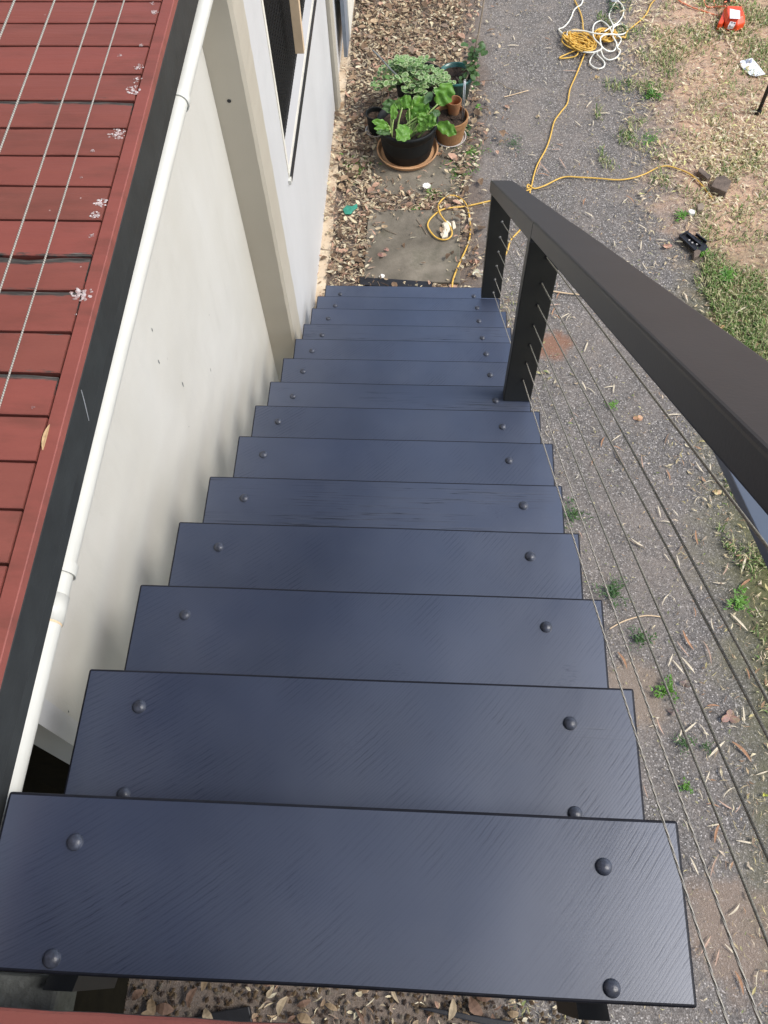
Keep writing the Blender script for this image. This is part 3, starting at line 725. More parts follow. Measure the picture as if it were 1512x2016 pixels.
def soil(c, r, h, root):
    mb = MB(); n = 24; rr = [0.001, .3, .6, .85, 1.0]; vs = []
    for q in rr:
        for j in range(n):
            a_ = j*2*math.pi/n; vs.append((c[0]+q*r*math.cos(a_), c[1]+q*r*math.sin(a_), c[2]+h+MN.noise(V((q*3, math.cos(a_)*2, math.sin(a_)*2)))*.012))
    fs = [(i*n+j, i*n+(j+1) % n, (i+1)*n+(j+1) % n, (i+1)*n+j) for i in range(len(rr)-1) for j in range(n)]
    mb.add(vs, fs); return part('soil', mb, M['soil'], root)
soil(pc_+V((0, 0, .01)), .184, H1-.06, bp)

def blade(mb, base, d, L, W, curl=.3, n=8, wr=.0, col=None, cup=.15, side=None, lob=0, edgecol=None, roll=0., seed=0):
    """broad leaf growing from base along d, bending down; W half width"""
    d = V(d).normalized(); s = side if side is not None else d.cross(V((0, 0, 1)))
    if s.length < .05: s = V((1, 0, 0))
    s = s.normalized(); r_ = random.Random(seed)
    if roll: s = (Matrix.Rotation(roll, 3, d) @ s)
    vs = []; cs = []; p = V(base); ang = 0; rows = 5 if lob == 0 else 7
    for i in range(n+1):
        t = i/n
        prof = math.sin(math.pi*min(1, (t*.93+.045)))**.62
        if lob: prof *= 1+.16*math.sin(t*lob*6.28)
        dd = (d-V((0, 0, 1))*curl*t*2).normalized(); nn = s.cross(dd).normalized()
        for j in range(rows):
            u = j/(rows-1)*2-1
            off = nn*(cup*abs(u)*W*prof + wr*W*MN.noise(V((t*5+seed, u*3, seed*1.7))))
            jit = 1+wr*.5*MN.noise(V((t*9, seed, u*4)))
            vs.append(p+s*(u*W*prof*jit)+off)
            if edgecol: 
                edge = abs(u) > .8 or t > .9 or t < .05
                cs.append(edgecol if edge else col)
        p = p+dd*(L/n)
    fs = [(i*rows+j, i*rows+j+1, (i+1)*rows+j+1, (i+1)*rows+j) for i in range(n) for j in range(rows-1)]
    mb.add(vs, fs, col=cs if edgecol else col)
    return p
# leafy greens: leaves measured one by one from where they show in the photo
gr = thing('silverbeet_plant', 'bright green crinkled leafy vegetable growing in the large black pot', 'plant', pc_+V((0, 0, H1)))
rootp = V((pc_.x+.03, pc_.y-.03, pc_.z+H1-.05))
def greenleaf(px, py, y, tipx, tipy, ty, W, seed, m_='leafA', root=None, roll=0, cup=.2):
    a_ = aty(px, py, y); b_ = aty(tipx, tipy, ty); L = (b_-a_).length
    r0 = root or rootp
    mid = (r0+a_)/2+V((0, 0, .02))
    part('stalk', MB().tube(smooth_path([r0, mid, a_]), [.006]*6+[.005]*7, 6), M['stalk'], gr, smooth=True)
    d = (b_-a_).normalized()
    vd_ = (CAM-a_).normalized(); s = d.cross(vd_)
    mb = MB(); blade(mb, a_, d+V((0, 0, .12)), L*1.05, W*1.0, .15, 14, .6, None, cup, s, 3, seed=seed, roll=roll)
    o = part('leaf', mb, M[m_], gr, smooth=True, sub=1)
rl = V((pc_.x-.10, pc_.y-.08, pc_.z+H1-.05)); ctr = V((pc_.x+.02, pc_.y-.09, pc_.z+H1-.05))
Y = pc_.y
greenleaf(811, 208, Y, 789, 195, Y+.02, .040, 1, root=ctr)       # upper left of centre
greenleaf(812, 222, Y-.02, 838, 192, Y+.06, .045, 2, root=ctr)
greenleaf(816, 240, Y-.06, 832, 205, Y-.02, .05, 3, root=ctr)
greenleaf(862, 205, Y+.02, 886, 165, Y+.08, .062, 4, root=ctr, roll=.3)
greenleaf(838, 232, Y-.08, 858, 243, Y-.14, .038, 5, root=ctr)
greenleaf(861, 245, Y-.08, 897, 262, Y-.14, .040, 6, root=ctr+V((.05, 0, 0)))
greenleaf(806, 252, Y-.14, 782, 273, Y-.24, .050, 7, root=rl+V((.07, 0, 0)))
greenleaf(770, 222, Y-.02, 764, 196, Y+.03, .045, 8, 'leafB', root=rl)
greenleaf(764, 247, Y-.1, 734, 238, Y-.12, .022, 9, root=rl)
greenleaf(766, 254, Y-.12, 738, 252, Y-.16, .020, 10, 'leafA', root=rl)
greenleaf(768, 262, Y-.14, 742, 260, Y-.18, .018, 11, 'leafB', root=rl)
greenleaf(775, 235, Y-.05, 776, 205, Y, .025, 12, 'leafA', root=rl)
greenleaf(829, 245, Y-.1, 836, 222, Y-.06, .035, 13, root=ctr)
greenleaf(822, 258, Y-.12, 845, 238, Y-.1, .028, 14, root=ctr)
greenleaf(842, 255, Y-.1, 846, 240, Y-.08, .03, 15, 'leafB', root=ctr)
greenleaf(826, 212, Y, 846, 214, Y+.02, .032, 16, root=ctr)
greenleaf(800, 222, Y-.02, 812, 226, Y-.04, .034, 17, root=ctr)

for k, (ax_, ay_, bx_, by_) in enumerate(((846, 226, 866, 222), (806, 214, 800, 190), (826, 228, 822, 206), (836, 205, 850, 182), (792, 212, 778, 200))):
    greenleaf(ax_, ay_, Y-.02-.1*(ay_-210)/40, bx_, by_, Y+.02-.12*(by_-210)/40, .024+.012*((k*7) % 3)/2, 40+k, 'leafA' if k % 3 else 'leafB', root=ctr if k % 2 else rl+V((.03, 0, 0)))
# terracotta pot on the right
c2g = atz(886, 297)+V((0, .115, 0)); c2 = V((c2g.x-.004, c2g.y, ZG+.008))
zt2 = aty(889, 249, c2.y-.112).z; H2 = zt2-c2.z-.008
s2 = thing('plant_saucer', 'grimy white saucer beneath the mossy terracotta pot', 'saucer', c2)
part('dish', MB().lathe(c2, [(.001, 0), (.100, 0), (.112, .02), (.106, .02), (.096, .006), (.001, .006)], 40), M['whitesaucer'], s2)
tp = thing('plant_pot', 'mossy terracotta pot holding a smaller terracotta pot on dry soil', 'plant pot', c2+V((0, 0, .0065)))
part('pot_body', MB().lathe(c2+V((0, 0, .0065)), [(.001, 0), (.088, 0), (.108, H2-.045), (.116, H2-.044), (.119, H2), (.109, H2), (.100, H2*.6), (.09, H2*.3)], 40), M['terra2'], tp, smooth=False, bevel=.002)
soil(c2+V((0, 0, .01)), .104, H2-.035, tp)
zs2 = c2.z+H2-.028
cs = aty(893, 231, c2.y); cs = atz(893, 229, zs2)+V((0, .035, 0)); zt3 = aty(896, 206, cs.y-.045).z; H3 = max(.07, zt3-zs2)
sp_ = thing('plant_pot', 'small empty terracotta pot standing inside the mossy terracotta pot', 'plant pot', (cs.x, cs.y, zs2))
part('pot_body', MB().lathe((cs.x, cs.y, zs2), [(.001, 0), (.035, 0), (.043, H3-.03), (.0475, H3-.03), (.0500, H3), (.0445, H3), (.038, H3-.03), (.033, .01), (.001, .008)], 32), M['terra'], sp_, bevel=.001)
# galvanised twin rod
ra = atz(909, 238, zs2); rb_ = aty(914, 158, ra.y+.02)
mb = MB(); mb.tube([ra, rb_], .0035, 8); mb.tube([ra+V((.012, .003, 0)), rb_+V((.008, 0, 0))], .003, 8); mb.tube([rb_, rb_+V((.004, 0, .006)), rb_+V((.008, 0, 0))], .0033, 8)
top('metal_stake', mb, M['rod'], recent(mb), 'bright twin metal stake standing in the mossy terracotta pot', 'stake', smooth=True)

# small dark pot with pale saucer at the far left
c3 = atz(738, 262); c3 = V((c3.x+.008, c3.y, ZG+.006))
s3 = thing('plant_saucer', 'small pale saucer left of the large black pot', 'saucer', c3)
part('dish', MB().lathe(c3, [(.001, 0), (.06, 0), (.072, .022), (.066, .022), (.056, .006), (.001, .006)], 32), M['whitesaucer'], s3)
zt4 = aty(728, 232, c3.y-.03).z-c3.z
p3 = thing('plant_pot', 'small dark plastic pot on the pale saucer left of the large black pot', 'plant pot', c3+V((0, 0, .0065)))
part('pot_body', MB().lathe(c3+V((0, 0, .0065)), [(.001, 0), (.045, 0), (.060, .13), (.064, .13), (.064, .145), (.056, .145), (.05, .08), (.045, .02)], 32), M['blackpot'], p3, bevel=.001)
soil(c3+V((0, 0, .01)), .055, .11, p3)

# rear dark pot with variegated shrub, teal pot with the vine
c4 = atz(822, 238); c4 = V((.505, 5.02, ZG+.005)); H4 = .26
p4 = thing('plant_pot', 'black pot behind the large black pot, hidden under variegated leaves', 'plant pot', c4)
part('pot_body', MB().lathe(c4, [(.001, 0), (.13, 0), (.165, H4-.02), (.175, H4-.02), (.175, H4), (.165, H4), (.155, H4*.6), (.14, H4*.3)], 40), M['blackpot'], p4, smooth=True)
soil(c4, .158, H4-.03, p4)
vg = thing('variegated_plant', 'pale cream edged variegated shrub spreading behind the leafy greens', 'plant', c4+V((0, 0, H4)))
mbl = MB(); mbs = MB(); r_ = random.Random(5)
for k in range(58):
    a_ = r_.uniform(0, 6.283); rr = r_.random()**.6
    if math.cos(a_) > .3 and r_.random() < .35: a_ += 2
    end = c4+V((math.cos(a_)*rr*.30-.04, math.sin(a_)*rr*.20-.02, H4-.02+.16*(1-rr)+r_.uniform(-.06, .05)))
    st = c4+V((math.cos(a_)*.05, math.sin(a_)*.05, H4-.02)); mid = (st+end)/2+V((0, 0, .05))
    pth = smooth_path([st, mid, end]); mbs.tube(pth, .0022, 5)
    for j in range(9):
        p_ = pth[min(len(pth)-1, 4+j)]+V((r_.uniform(-.01, .01), r_.uniform(-.01, .01), r_.uniform(0, .01))); b_ = r_.uniform(0, 6.283)
        g = r_.random(); L = r_.uniform(.028, .05)
        cc = (.10+.10*g, .21+.12*g, .06+.05*g)
        blade(mbl, p_, (math.cos(b_), math.sin(b_), r_.uniform(-.1, .5)), L, L*.36, .15, 4, .3, cc, .1, None, 0, (.50, .60, .34) if r_.random() < .8 else cc, seed=k*10+j)
part('foliage', mbl, M['varieg'], vg, smooth=True); part('stems', mbs, M['stalk'], vg, smooth=True)
# a trailing shoot at the left
c5 = V((.745, 5.16, ZG+.005)); H5 = .20
p5 = thing('plant_pot', 'teal glazed pot at the back right of the pots, with a vine', 'plant pot', c5)
part('pot_body', MB().lathe(c5, [(.001, 0), (.085, 0), (.115, H5-.02), (.122, H5-.02), (.122, H5), (.112, H5), (.10, H5*.6), (.09, H5*.3)], 36), M['teal'], p5, smooth=True)
soil(c5, .11, H5-.03, p5)
vn = thing('vine', 'dark green vine climbing a leaning brown stick from the teal pot', 'plant', c5+V((0, 0, H5)))
b0 = aty(915, 160, 5.1); b1_ = aty(938, 85, 5.22); b2_ = aty(953, 0, 5.36)
part('stick', MB().tube(smooth_path([V((c5.x, c5.y, c5.z+H5-.03)), b0, b1_, b2_, b2_+V((.03, .2, .12))]), .006, 7), M['stick'], vn, smooth=True)
mbl = MB(); mbs = MB()
for k in range(70):
    t = r_.random(); p_ = b0.lerp(b1_, t*1.15-.1)+V((r_.uniform(-.035, .06), r_.uniform(-.05, .05), r_.uniform(-.05, .05)))
    a_ = r_.uniform(0, 6.28); L = r_.uniform(.02, .05)
    blade(mbl, p_, (math.cos(a_), math.sin(a_), r_.uniform(-.7, .3)), L, L*.38, .2, 4, .2, None, .15, seed=k)
for px, py in ((922, 88), (937, 140), (944, 150), (930, 165), (920, 118), (948, 110), (941, 95), (850, 115), (880, 150), (925, 132)):
    p_ = aty(px, py, 5.15); a_ = r_.uniform(0, 6.28); blade(mbl, p_, (math.cos(a_), math.sin(a_)*.5, .2), .055, .024, .15, 5, .3, None, .15, seed=px)
part('foliage', mbl, M['leafB'], vn, smooth=True)
# bamboo cane leaning across
q0 = aty(835, 205, 4.93); q1 = aty(733, 98, 5.0)
mb = MB(); mb.tube([q0.lerp(q1, i/8)+V((0, 0, .003*math.sin(i*2))) for i in range(9)], [.0075-.0003*i for i in range(9)], 7)
top('bamboo_cane', mb, M['mortar'], recent(mb), 'thin grey cane leaning left across the leaf litter from the pots', 'cane', smooth=True)
q0 = aty(757, 160, 4.95); q1 = aty(766, 90, 5.05)
mb = MB(); mb.tube([q0, q1], .003, 6); mb.tube([aty(752, 210, 4.9), q0], .003, 6)
top('plant_stake', mb, M['stick'], recent(mb), 'short dark stake rising left of the variegated shrub', 'stake', smooth=True)
# small plants
def plant(name, px, py, n, L, W, m_, lab, up=.6, cat='weed', sprd=.03, seed=0, grp=None, z0=None, stalks=True):
    c = atz(px, py, z0 if z0 is not None else ZS); root = thing(name, lab, cat, c, grp); r_ = random.Random(seed or px)
    mb = MB()
    sprd = sprd*(1 if n < 8 else 1.25)
    for k in range(n if n < 8 else int(n*4)):
        a_ = r_.uniform(0, 6.283); rr_ = r_.random()*(1+.6*math.sin(a_*3+px)); st = c+V((math.cos(a_)*sprd*rr_, math.sin(a_)*sprd*rr_, .002+r_.random()*up*.03))
        LL = L*r_.uniform(.3, 1.0)*(1 if n < 8 else .58); a2 = a_+r_.uniform(-1.5, 1.5)
        blade(mb, st, (math.cos(a2), math.sin(a2), up*r_.uniform(.1, 1.6)), LL, W*LL*r_.uniform(.6, 1.2), r_.uniform(0, .4), 4, .3, None, .1, seed=k+px)
    part('leaves', mb, M[m_], root, smooth=True)
    return root
plant('seedling', 942, 212, 5, .05, .42, 'leafA', 'three leaved bright seedling on the drive right of the pots', .35, sprd=.008)
plant('weed', 1285, 187, 46, .055, .14, 'leafA', 'bushy green weed tuft alone in the middle of the drive', .6, sprd=.05)
plant('weed', 1208, 17, 30, .05, .16, 'leafB', 'green weed under the white cord plug at the top', .5, sprd=.04)
plant('weed', 698, 330, 30, .045, .34, 'leafA', 'pale green small leaved weed in the litter left of the black pot', .5, sprd=.09)
plant('weed', 850, 382, 26, .04, .22, 'leafA', 'low green weed around the white flower on the paver edge', .3, sprd=.03)
plant('weed', 915, 262, 24, .04, .34, 'leafB', 'round leaved weed right of the terracotta pot', .3, sprd=.04)
plant('weed', 930, 300, 40, .045, .15, 'leafA', 'straggling pale weed right of the pots towards the drive', .3, sprd=.09)
plant('weed', 905, 340, 44, .04, .14, 'leafA', 'ragged weed patch at the right edge of the rear paver', .3, sprd=.08)
plant('weed', 1427, 545, 40, .075, .16, 'leafA', 'large bright weed rosette on the bare earth below the black grille', .4, sprd=.03)
plant('weed', 1384, 498, 22, .06, .18, 'leafA', 'green weed touching the lower end of the black grille', .4, sprd=.02)
plant('weed', 1340, 425, 20, .05, .2, 'leafA', 'small bright weed left of the black grille', .4, sprd=.03)
plant('weed', 1311, 1360, 70, .030, .3, 'leafA', 'bright green weed seen between the wires beside the second tread', .8, sprd=.035)
plant('weed', 1345, 1465, 50, .026, .2, 'leafB', 'dark mossy weed tuft low between the stair wires', .7, sprd=.03)
plant('weed', 1388, 1472, 26, .022, .2, 'leafB', 'smallest dark tuft right of the mossy weed', .7, sprd=.02)
plant('weed', 1348, 1550, 34, .024, .3, 'leafA', 'tiny bright weed near the lowest stair wires', .7, sprd=.02)
plant('weed', 1258, 1258, 50, .035, .2, 'leafB', 'dark green weed close beside the fourth tread', .7, sprd=.04)
plant('weed', 1455, 1188, 34, .05, .18, 'leafA', 'fine green weed on the drive at the right, below the rail', .5, sprd=.04)
plant('weed', 1127, 1015, 50, .04, .16, 'leafB', 'olive weed hugging the right end of the sixth tread', .6, sprd=.05)
plant('weed', 1205, 1165, 70, .045, .13, 'leafB', 'spiky olive weed beside the fifth tread', .6, sprd=.05)
plant('weed', 1205, 800, 24, .035, .15, 'leafA', 'faint green sprig on the drive under the middle wires', .5, sprd=.02)
plant('weed', 1280, 275, 30, .05, .14, 'leafA', 'thin pale weed right of the hanging cord', .3, sprd=.07)
plant('weed', 1150, 45, 1, .01, .1, 'leafB', 'tiny sprig at the cord coil', .3)
plant('weed', 1010, 283, 22, .04, .13, 'leafB', 'sparse weed on the drive left of the running cord', .4, sprd=.05)
plant('weed', 820, 420, 12, .05, .3, 'leafA', 'few green leaves between the two pavers', .3, sprd=.04)

# flower, rag, shards
def scrap(name, pts, z, m_, lab, cat, th=.004, wob=.006, sub=2):
    P_ = [atz(x, y, z) for x, y in pts]; c = sum(P_, V())/len(P_); mb = MB(); n = len(P_)
    ring2 = [c.lerp(p, .55)+V((0, 0, wob*MN.noise(p*40)+wob)) for p in P_]
    topc = [c+V((0, 0, wob))]; vs = P_+ring2+topc+[p-V((0, 0, th)) for p in P_]
    fs = [(j, (j+1) % n, n+(j+1) % n, n+j) for j in range(n)]+[(n+j, n+(j+1) % n, 2*n) for j in range(n)]
    fs += [(2*n+1+j, 2*n+1+(j+1) % n, (j+1) % n, j) for j in range(n)]+[tuple(2*n+1+j for j in range(n-1, -1, -1))]
    mb.add(vs, fs); return top(name, mb, M[m_], (c.x, c.y, z-th), lab, cat)
zp = ZG+.036
scrap('rag', [(675, 412), (683, 404), (693, 406), (703, 401), (704, 408), (697, 413), (690, 421), (679, 421)], ZS+.035, 'tealrag', 'teal scrap of plastic in the leaf litter beside the wall', 'scrap', .006)
scrap('brick_shard', [(870, 440), (880, 434), (888, 440), (889, 450), (882, 457), (881, 466), (871, 468), (867, 460), (873, 452)], zp+.012, 'shell', 'larger pale broken shard inside the cord loop on the paver', 'shard', .012, .01)
scrap('brick_shard', [(889, 436), (894, 434), (898, 447), (892, 450)], zp+.01, 'shell', 'small square pale shard beside the larger broken one', 'shard', .01, .006)
scrap('stone', [(746, 544), (751, 539), (757, 541), (756, 546), (749, 547)], zp+.005, 'petal', 'white oval pebble near the front edge of the paver', 'stone', .005, .003)
mb = MB(); c = atz(840, 366, ZG+.05)
for k in range(16):
    a_ = k*2.4; blade(mb, c+V((0, 0, -.005)), (math.cos(a_), math.sin(a_), .25+.05*k/4), .028, .009, .1, 4, .3, None, .2, seed=k)
fl = thing('flower', 'white flower head lying over the edge of the rear paver', 'flower', atz(840, 372, ZG+.014))
part('petals', mb, M['petal'], fl, smooth=True)
part('stem', MB().tube([c, atz(845, 380, ZG+.02), atz(872, 388, ZG+.02)], .002, 6), M['stalk'], fl, smooth=True)

# ================================================================== cords
def cord(pts, r=.0052, z=ZS, lift=None, k=6):
    out = []
    for i, p in enumerate(pts):
        zz = z+r+(p[2] if len(p) > 2 else 0); out.append(atz(p[0], p[1], zz))
    return smooth_path(out, k)
main = [(1151, 106, .01), (1135, 146), (1122, 176), (1117, 203), (1103, 222), (1091, 240), (1083, 271), (1074, 295), (1059, 322), (1051, 345), (1046, 366), (1038, 370, .004), (1040, 363, .012), (1051, 371, .004), (1071, 366), (1108, 349), (1142, 349), (1176, 351), (1217, 354), (1247, 350), (1271, 342), (1295, 330), (1315, 327), (1339, 334), (1362, 345), (1383, 366), (1396, 383), (1402, 392)]
second = [(1046, 372, .004), (1010, 385), (967, 395), (917, 406), (880, 410, .03), (863, 417, .03), (848, 430, .03), (842, 442, .03), (846, 454, .03), (858, 467, .03), (872, 472, .03), (884, 469, .03), (890, 460, .036), (886, 446, .038), (874, 432, .036), (866, 420, .045), (863, 404, .014), (874, 390, .005), (892, 385), (910, 393), (921, 411, .01), (926, 447), (924, 470), (918, 489), (906, 515, .012), (897, 536, .028), (891, 555, .031), (890, 575, .01)]
third = [(1044, 374, .002), (1036, 420), (1028, 447), (1006, 472), (999, 493), (985, 522)]
yel = thing('extension_cord', 'long yellow extension cord coiled at the top and snaking across the drive', 'cord', atz(1100, 200, ZS))
for pth in (main, second, third): part('cord', MB().tube(cord(pth), .0052, 7), M['cordY'], yel, smooth=True)
for pth in ([(1131, 0), (1137, 12), (1143, 26), (1147, 42), (1148, 57, .02), (1152, 66, .02)], [(1291, -2), (1281, 9), (1274, 25), (1262, 39), (1244, 54), (1234, 63, .01), (1231, 74, .01), (1224, 73, .02), (1200, 78, .02)], [(1138, 98, .02), (1132, 100, .012), (1115, 107), (1102, 113), (1106, 115), (1124, 113), (1134, 110, .01), (1139, 103, .02)]):
    part('cord', MB().tube(cord(pth), .0052, 7), M['cordY'], yel, smooth=True)
r_ = random.Random(11); pts = []
mb = MB()
for k in range(22):
    if k < 15: cx, cy, ax, ay, rt = 1141+r_.uniform(-7, 7), 81+r_.uniform(-6, 6), r_.uniform(20, 34), r_.uniform(3, 18), r_.uniform(.05, .6)
    else: cx, cy, ax, ay, rt = 1192+r_.uniform(-6, 8), 67+r_.uniform(-5, 5), r_.uniform(10, 24), r_.uniform(5, 12), r_.uniform(-.5, .2)
    a0 = r_.random()*6
    for j in range(13):
        q = a0+j*6.283/13*1.05
        x, y = ax*math.cos(q), ay*math.sin(q)
        pts.append((cx+x*math.cos(rt)-y*math.sin(rt), cy+x*math.sin(rt)+y*math.cos(rt), .002+.05*r_.random()*(1-((k*13+j) % 30)/60)))
part('coil', MB().tube(cord(pts, k=3), .0052, 6), M['cordY'], yel, smooth=True)
wht = thing('extension_cord', 'white extension cord looped loosely over the yellow coil', 'cord', atz(1170, 60, ZS))
wp = [(1148, -2), (1144, 9), (1135, 15), (1129, 22), (1125, 33), (1118, 45), (1109, 54), (1100, 58), (1109, 68, .01), (1115, 82), (1125, 93), (1138, 100), (1153, 103, .04), (1173, 102, .04), (1185, 93, .05), (1170, 76, .05), (1167, 61, .05), (1170, 48, .01), (1182, 41), (1193, 47, .01), (1202, 58, .04), (1207, 73, .05), (1214, 87, .02), (1209, 99, .01), (1199, 101, .01), (1189, 96, .03), (1183, 87, .04), (1184, 72, .06), (1205, 67, .06), (1220, 73, .03), (1222, 81), (1215, 93, .02), (1221, 100), (1214, 113), (1199, 118), (1188, 112), (1182, 99, .02), (1175, 106, .01), (1188, 120), (1190, 129), (1182, 135), (1170, 133), (1161, 124), (1164, 113), (1172, 103, .02), (1182, 98, .03)]
part('cord', MB().tube(cord(wp), .0055, 7), M['cordW'], wht, smooth=True)
wp = [(1116, 70, .03), (1118, 62, .03), (1128, 60, .05), (1150, 61, .06), (1173, 66, .06), (1211, 68, .06), (1227, 67, .02), (1235, 60), (1231, 51), (1220, 48), (1208, 54, .02), (1206, 62, .05), (1207, 50, .03), (1199, 32), (1205, 15), (1211, 6), (1217, 3), (1227, 15), (1226, 31), (1217, 44), (1208, 50, .02), (1190, 62, .05)]
part('cord', MB().tube(cord(wp), .0055, 7), M['cordW'], wht, smooth=True)
pl = atz(1209, 2, ZS)
part('plug', MB().obox(pl+V((0, 0, .02)), V((1, 0, 0)), V((0, 1, 0)), V((0, 0, 1)), .028, .022, .018), M['paperw'], wht, bevel=.008)

# ================================================================== orange power box
ob = atz(1441, 58, ZS); ob = V((ob.x, ob.y+.0, ZS))
obx = thing('power_box', 'bright orange plastic power box with a white label on the bare earth', 'power box', ob)
mb = MB()
fr = [(-.062, 0), (.02, -.028), (.075, .0), (.085, .055), (.075, .16), (-.05, .17), (-.062, .08)]
lo = [ob+V((x, y, 0)) for x, y in fr]; mid = [ob+V((x*1.02, y, .05)) for x, y in fr]; hi = [ob+V((x*.78, .03+y*.70, .085)) for x, y in fr]; n = len(fr)
mb.add(lo+mid+hi, [(i+n*k, (i+1) % n+n*k, (i+1) % n+n*(k+1), i+n*(k+1)) for k in range(2) for i in range(n)]+[tuple(range(n-1, -1, -1)), tuple(range(2*n, 3*n))])
part('case', mb, M['orange'], obx, bevel=.006, seg=3)
mb = MB(); hp = [(-.115, -.005), (-.06, .13), (-.035, .19), (-.02, .19), (-.035, .12), (-.062, .06), (-.068, .02), (-.085, -.005)]
n = len(hp); vs = [ob+V((x, y, z)) for z in (0.0, .05) for x, y in hp]
mb.add(vs, [tuple(range(n-1, -1, -1)), tuple(range(n, 2*n))]+[(i, (i+1) % n, n+(i+1) % n, n+i) for i in range(n)])
part('handle', mb, M['orange'], obx, bevel=.004)
la = [atz(x, y, ZS+.0875) for x, y in ((1437, 17), (1457, 21), (1457, 37), (1437, 36))]
mb = MB(); mb.add([p+V((0, 0, 0)) for p in la]+[p-V((0, 0, .0015)) for p in la], [(3, 2, 1, 0), (4, 5, 6, 7), (0, 1, 5, 4), (1, 2, 6, 5), (2, 3, 7, 6), (3, 0, 4, 7)][:6]); part('sticker', mb, M['paperw'], obx)
la = [atz(x, y, ZS+.0865) for x, y in ((1438, 42), (1449, 44), (1444, 52), (1433, 52))]
mb = MB(); mb.add(la+[p-V((0, 0, .02)) for p in la], [(3, 2, 1, 0), (0, 1, 5, 4), (1, 2, 6, 5), (2, 3, 7, 6), (3, 0, 4, 7)]); part('socket_panel', mb, M['whitesaucer'], obx)
for x, y in ((1441, 45), (1446, 46), (1437, 51)):
    part('socket', MB().lathe(atz(x, y, ZS+.087), [(.0001, .001), (.006, .001), (.006, -.003)], 12), M['dark'], obx)
oc = thing('extension_cord', 'orange cord trailing away from the orange power box', 'cord', atz(1400, 20, ZS))
for pth in ([(1330, -3), (1345, 6), (1362, 14), (1380, 20), (1400, 27), (1415, 30), (1425, 31, .02)], [(1428, 12, .05), (1410, 13), (1395, 14), (1388, 9), (1386, 0), (1392, -6)], [(1426, 4, .03), (1440, 2), (1455, 8), (1463, 18), (1465, 28)], [(1405, 0), (1408, 10), (1414, 14), (1424, 8)]):
    part('cord', MB().tube(cord(pth), .0055, 7), M['cordO'], oc, smooth=True)
part('plug', MB().obox(atz(1432, 1, ZS+.025), V((.8, -.5, 0)), V((.5, .8, 0)), V((0, 0, 1)), .02, .015, .015), M['dark'], oc, bevel=.004)
# white leaflet
pw = [(1457, 120), (1481, 114), (1495, 131), (1507, 146), (1489, 150), (1477, 148), (1459, 131)]
zz = [.012, .016, .02, .022, .006, .005, .004]
P_ = [atz(x, y, ZS+z) for (x, y), z in zip(pw, zz)]; c = sum(P_, V())/7
mb = MB(); mb.add([c+V((0, 0, .006))]+P_+[p-V((0, 0, .0012)) for p in P_], [(0, 1+(j+1) % 7, 1+j) for j in range(7)]+[(1+j, 1+(j+1) % 7, 8+(j+1) % 7, 8+j) for j in range(7)]+[tuple(8+j for j in range(7))])
pr = thing('leaflet', 'crumpled white paper leaflet on the orange earth near the black leg', 'paper', (c.x, c.y, ZS)); part('sheet', mb, M['paperw'], pr)
for x in (1470, 1476):
    la = [atz(x+a_, 119+b_, ZS+.0215) for a_, b_ in ((0, -2), (4, -3), (4, 4), (0, 5))]; part('print', MB().add(la, [(3, 2, 1, 0)]), M['greyprint'], pr)
# black leg
pb_ = atz(1492, 224, ZG); lg = thing('table_leg', 'black tubular leg standing on the orange earth at the right edge', 'leg', pb_)
part('tube', MB().tube([pb_+V((0, 0, .03)), pb_+V((0, 0, .72))], .013, 16), M['dark'], lg, smooth=True)
part('foot_cap', MB().lathe(pb_, [(.001, 0), (.019, 0), (.019, .02), (.015, .034), (.013, .034)], 16), M['dark'], lg)
# timber blocks
def quadblock(nm, pts, h, m_, lab, cat='block'):
    P_ = [atz(x, y, ZS+h) for x, y in pts]; n = len(P_)
    mb = MB(); mb.add(P_+[V((p.x, p.y, ZG)) for p in P_], [tuple(range(n-1, -1, -1)), tuple(range(n, 2*n))]+[(i, (i+1) % n, n+(i+1) % n, n+i) for i in range(n)])
    c = sum(P_, V())/n; return top(nm, mb, M[m_], (c.x, c.y, ZG), lab, cat, bevel=.004)
quadblock('timber_block', [(1410, 348), (1425, 344), (1441, 356), (1430, 378), (1400, 366)], .05, 'block', 'squarish weathered timber block on the yellow clippings')
quadblock('timber_block', [(1378, 327), (1401, 346), (1393, 352), (1374, 336)], .035, 'block', 'narrow dark timber offcut left of the squarish block')
quadblock('stone', [(1372, 402), (1382, 398), (1388, 404), (1384, 412), (1374, 413)], .03, 'stick', 'tan lump of wood at the end of the yellow cord', 'stone')
quadblock('stone', [(1355, 413), (1361, 411), (1370, 414), (1368, 420), (1358, 420)], .015, 'petal', 'round white pebble left of the tan lump', 'stone')
quadblock('stone', [(1366, 494), (1373, 490), (1381, 493), (1376, 503), (1366, 507)], .03, 'block', 'brown clod at the lower corner of the black grille', 'stone')
# black grille
gp = [atz(x, y, ZS+.02) for x, y in ((1338, 465), (1355, 456), (1390, 480), (1396, 490), (1380, 495), (1366, 492))]; n = 6
gl = thing('vent_grille', 'broken black plastic grille lying at the edge of the drive', 'grille', sum(gp, V())/6-V((0, 0, .02)))
part('plate', MB().add(gp+[p-V((0, 0, .012)) for p in gp], [tuple(range(n-1, -1, -1)), tuple(range(n, 2*n))]+[(i, (i+1) % n, n+(i+1) % n, n+i) for i in range(n)]), M['dark'], gl)
for a_, b_ in (((1338, 465), (1355, 456)), ((1370, 461), (1391, 477)), ((1352, 461), (1380, 484)), ((1338, 466), (1366, 492))):
    p_, q_ = atz(*a_, ZS+.026), atz(*b_, ZS+.026); d = (q_-p_); L = d.length/2; d.normalize()
    part('rib', MB().obox((p_+q_)/2, d, V((0, 0, 1)).cross(d), V((0, 0, 1)), L, .004, .010), M['dark'], gl)
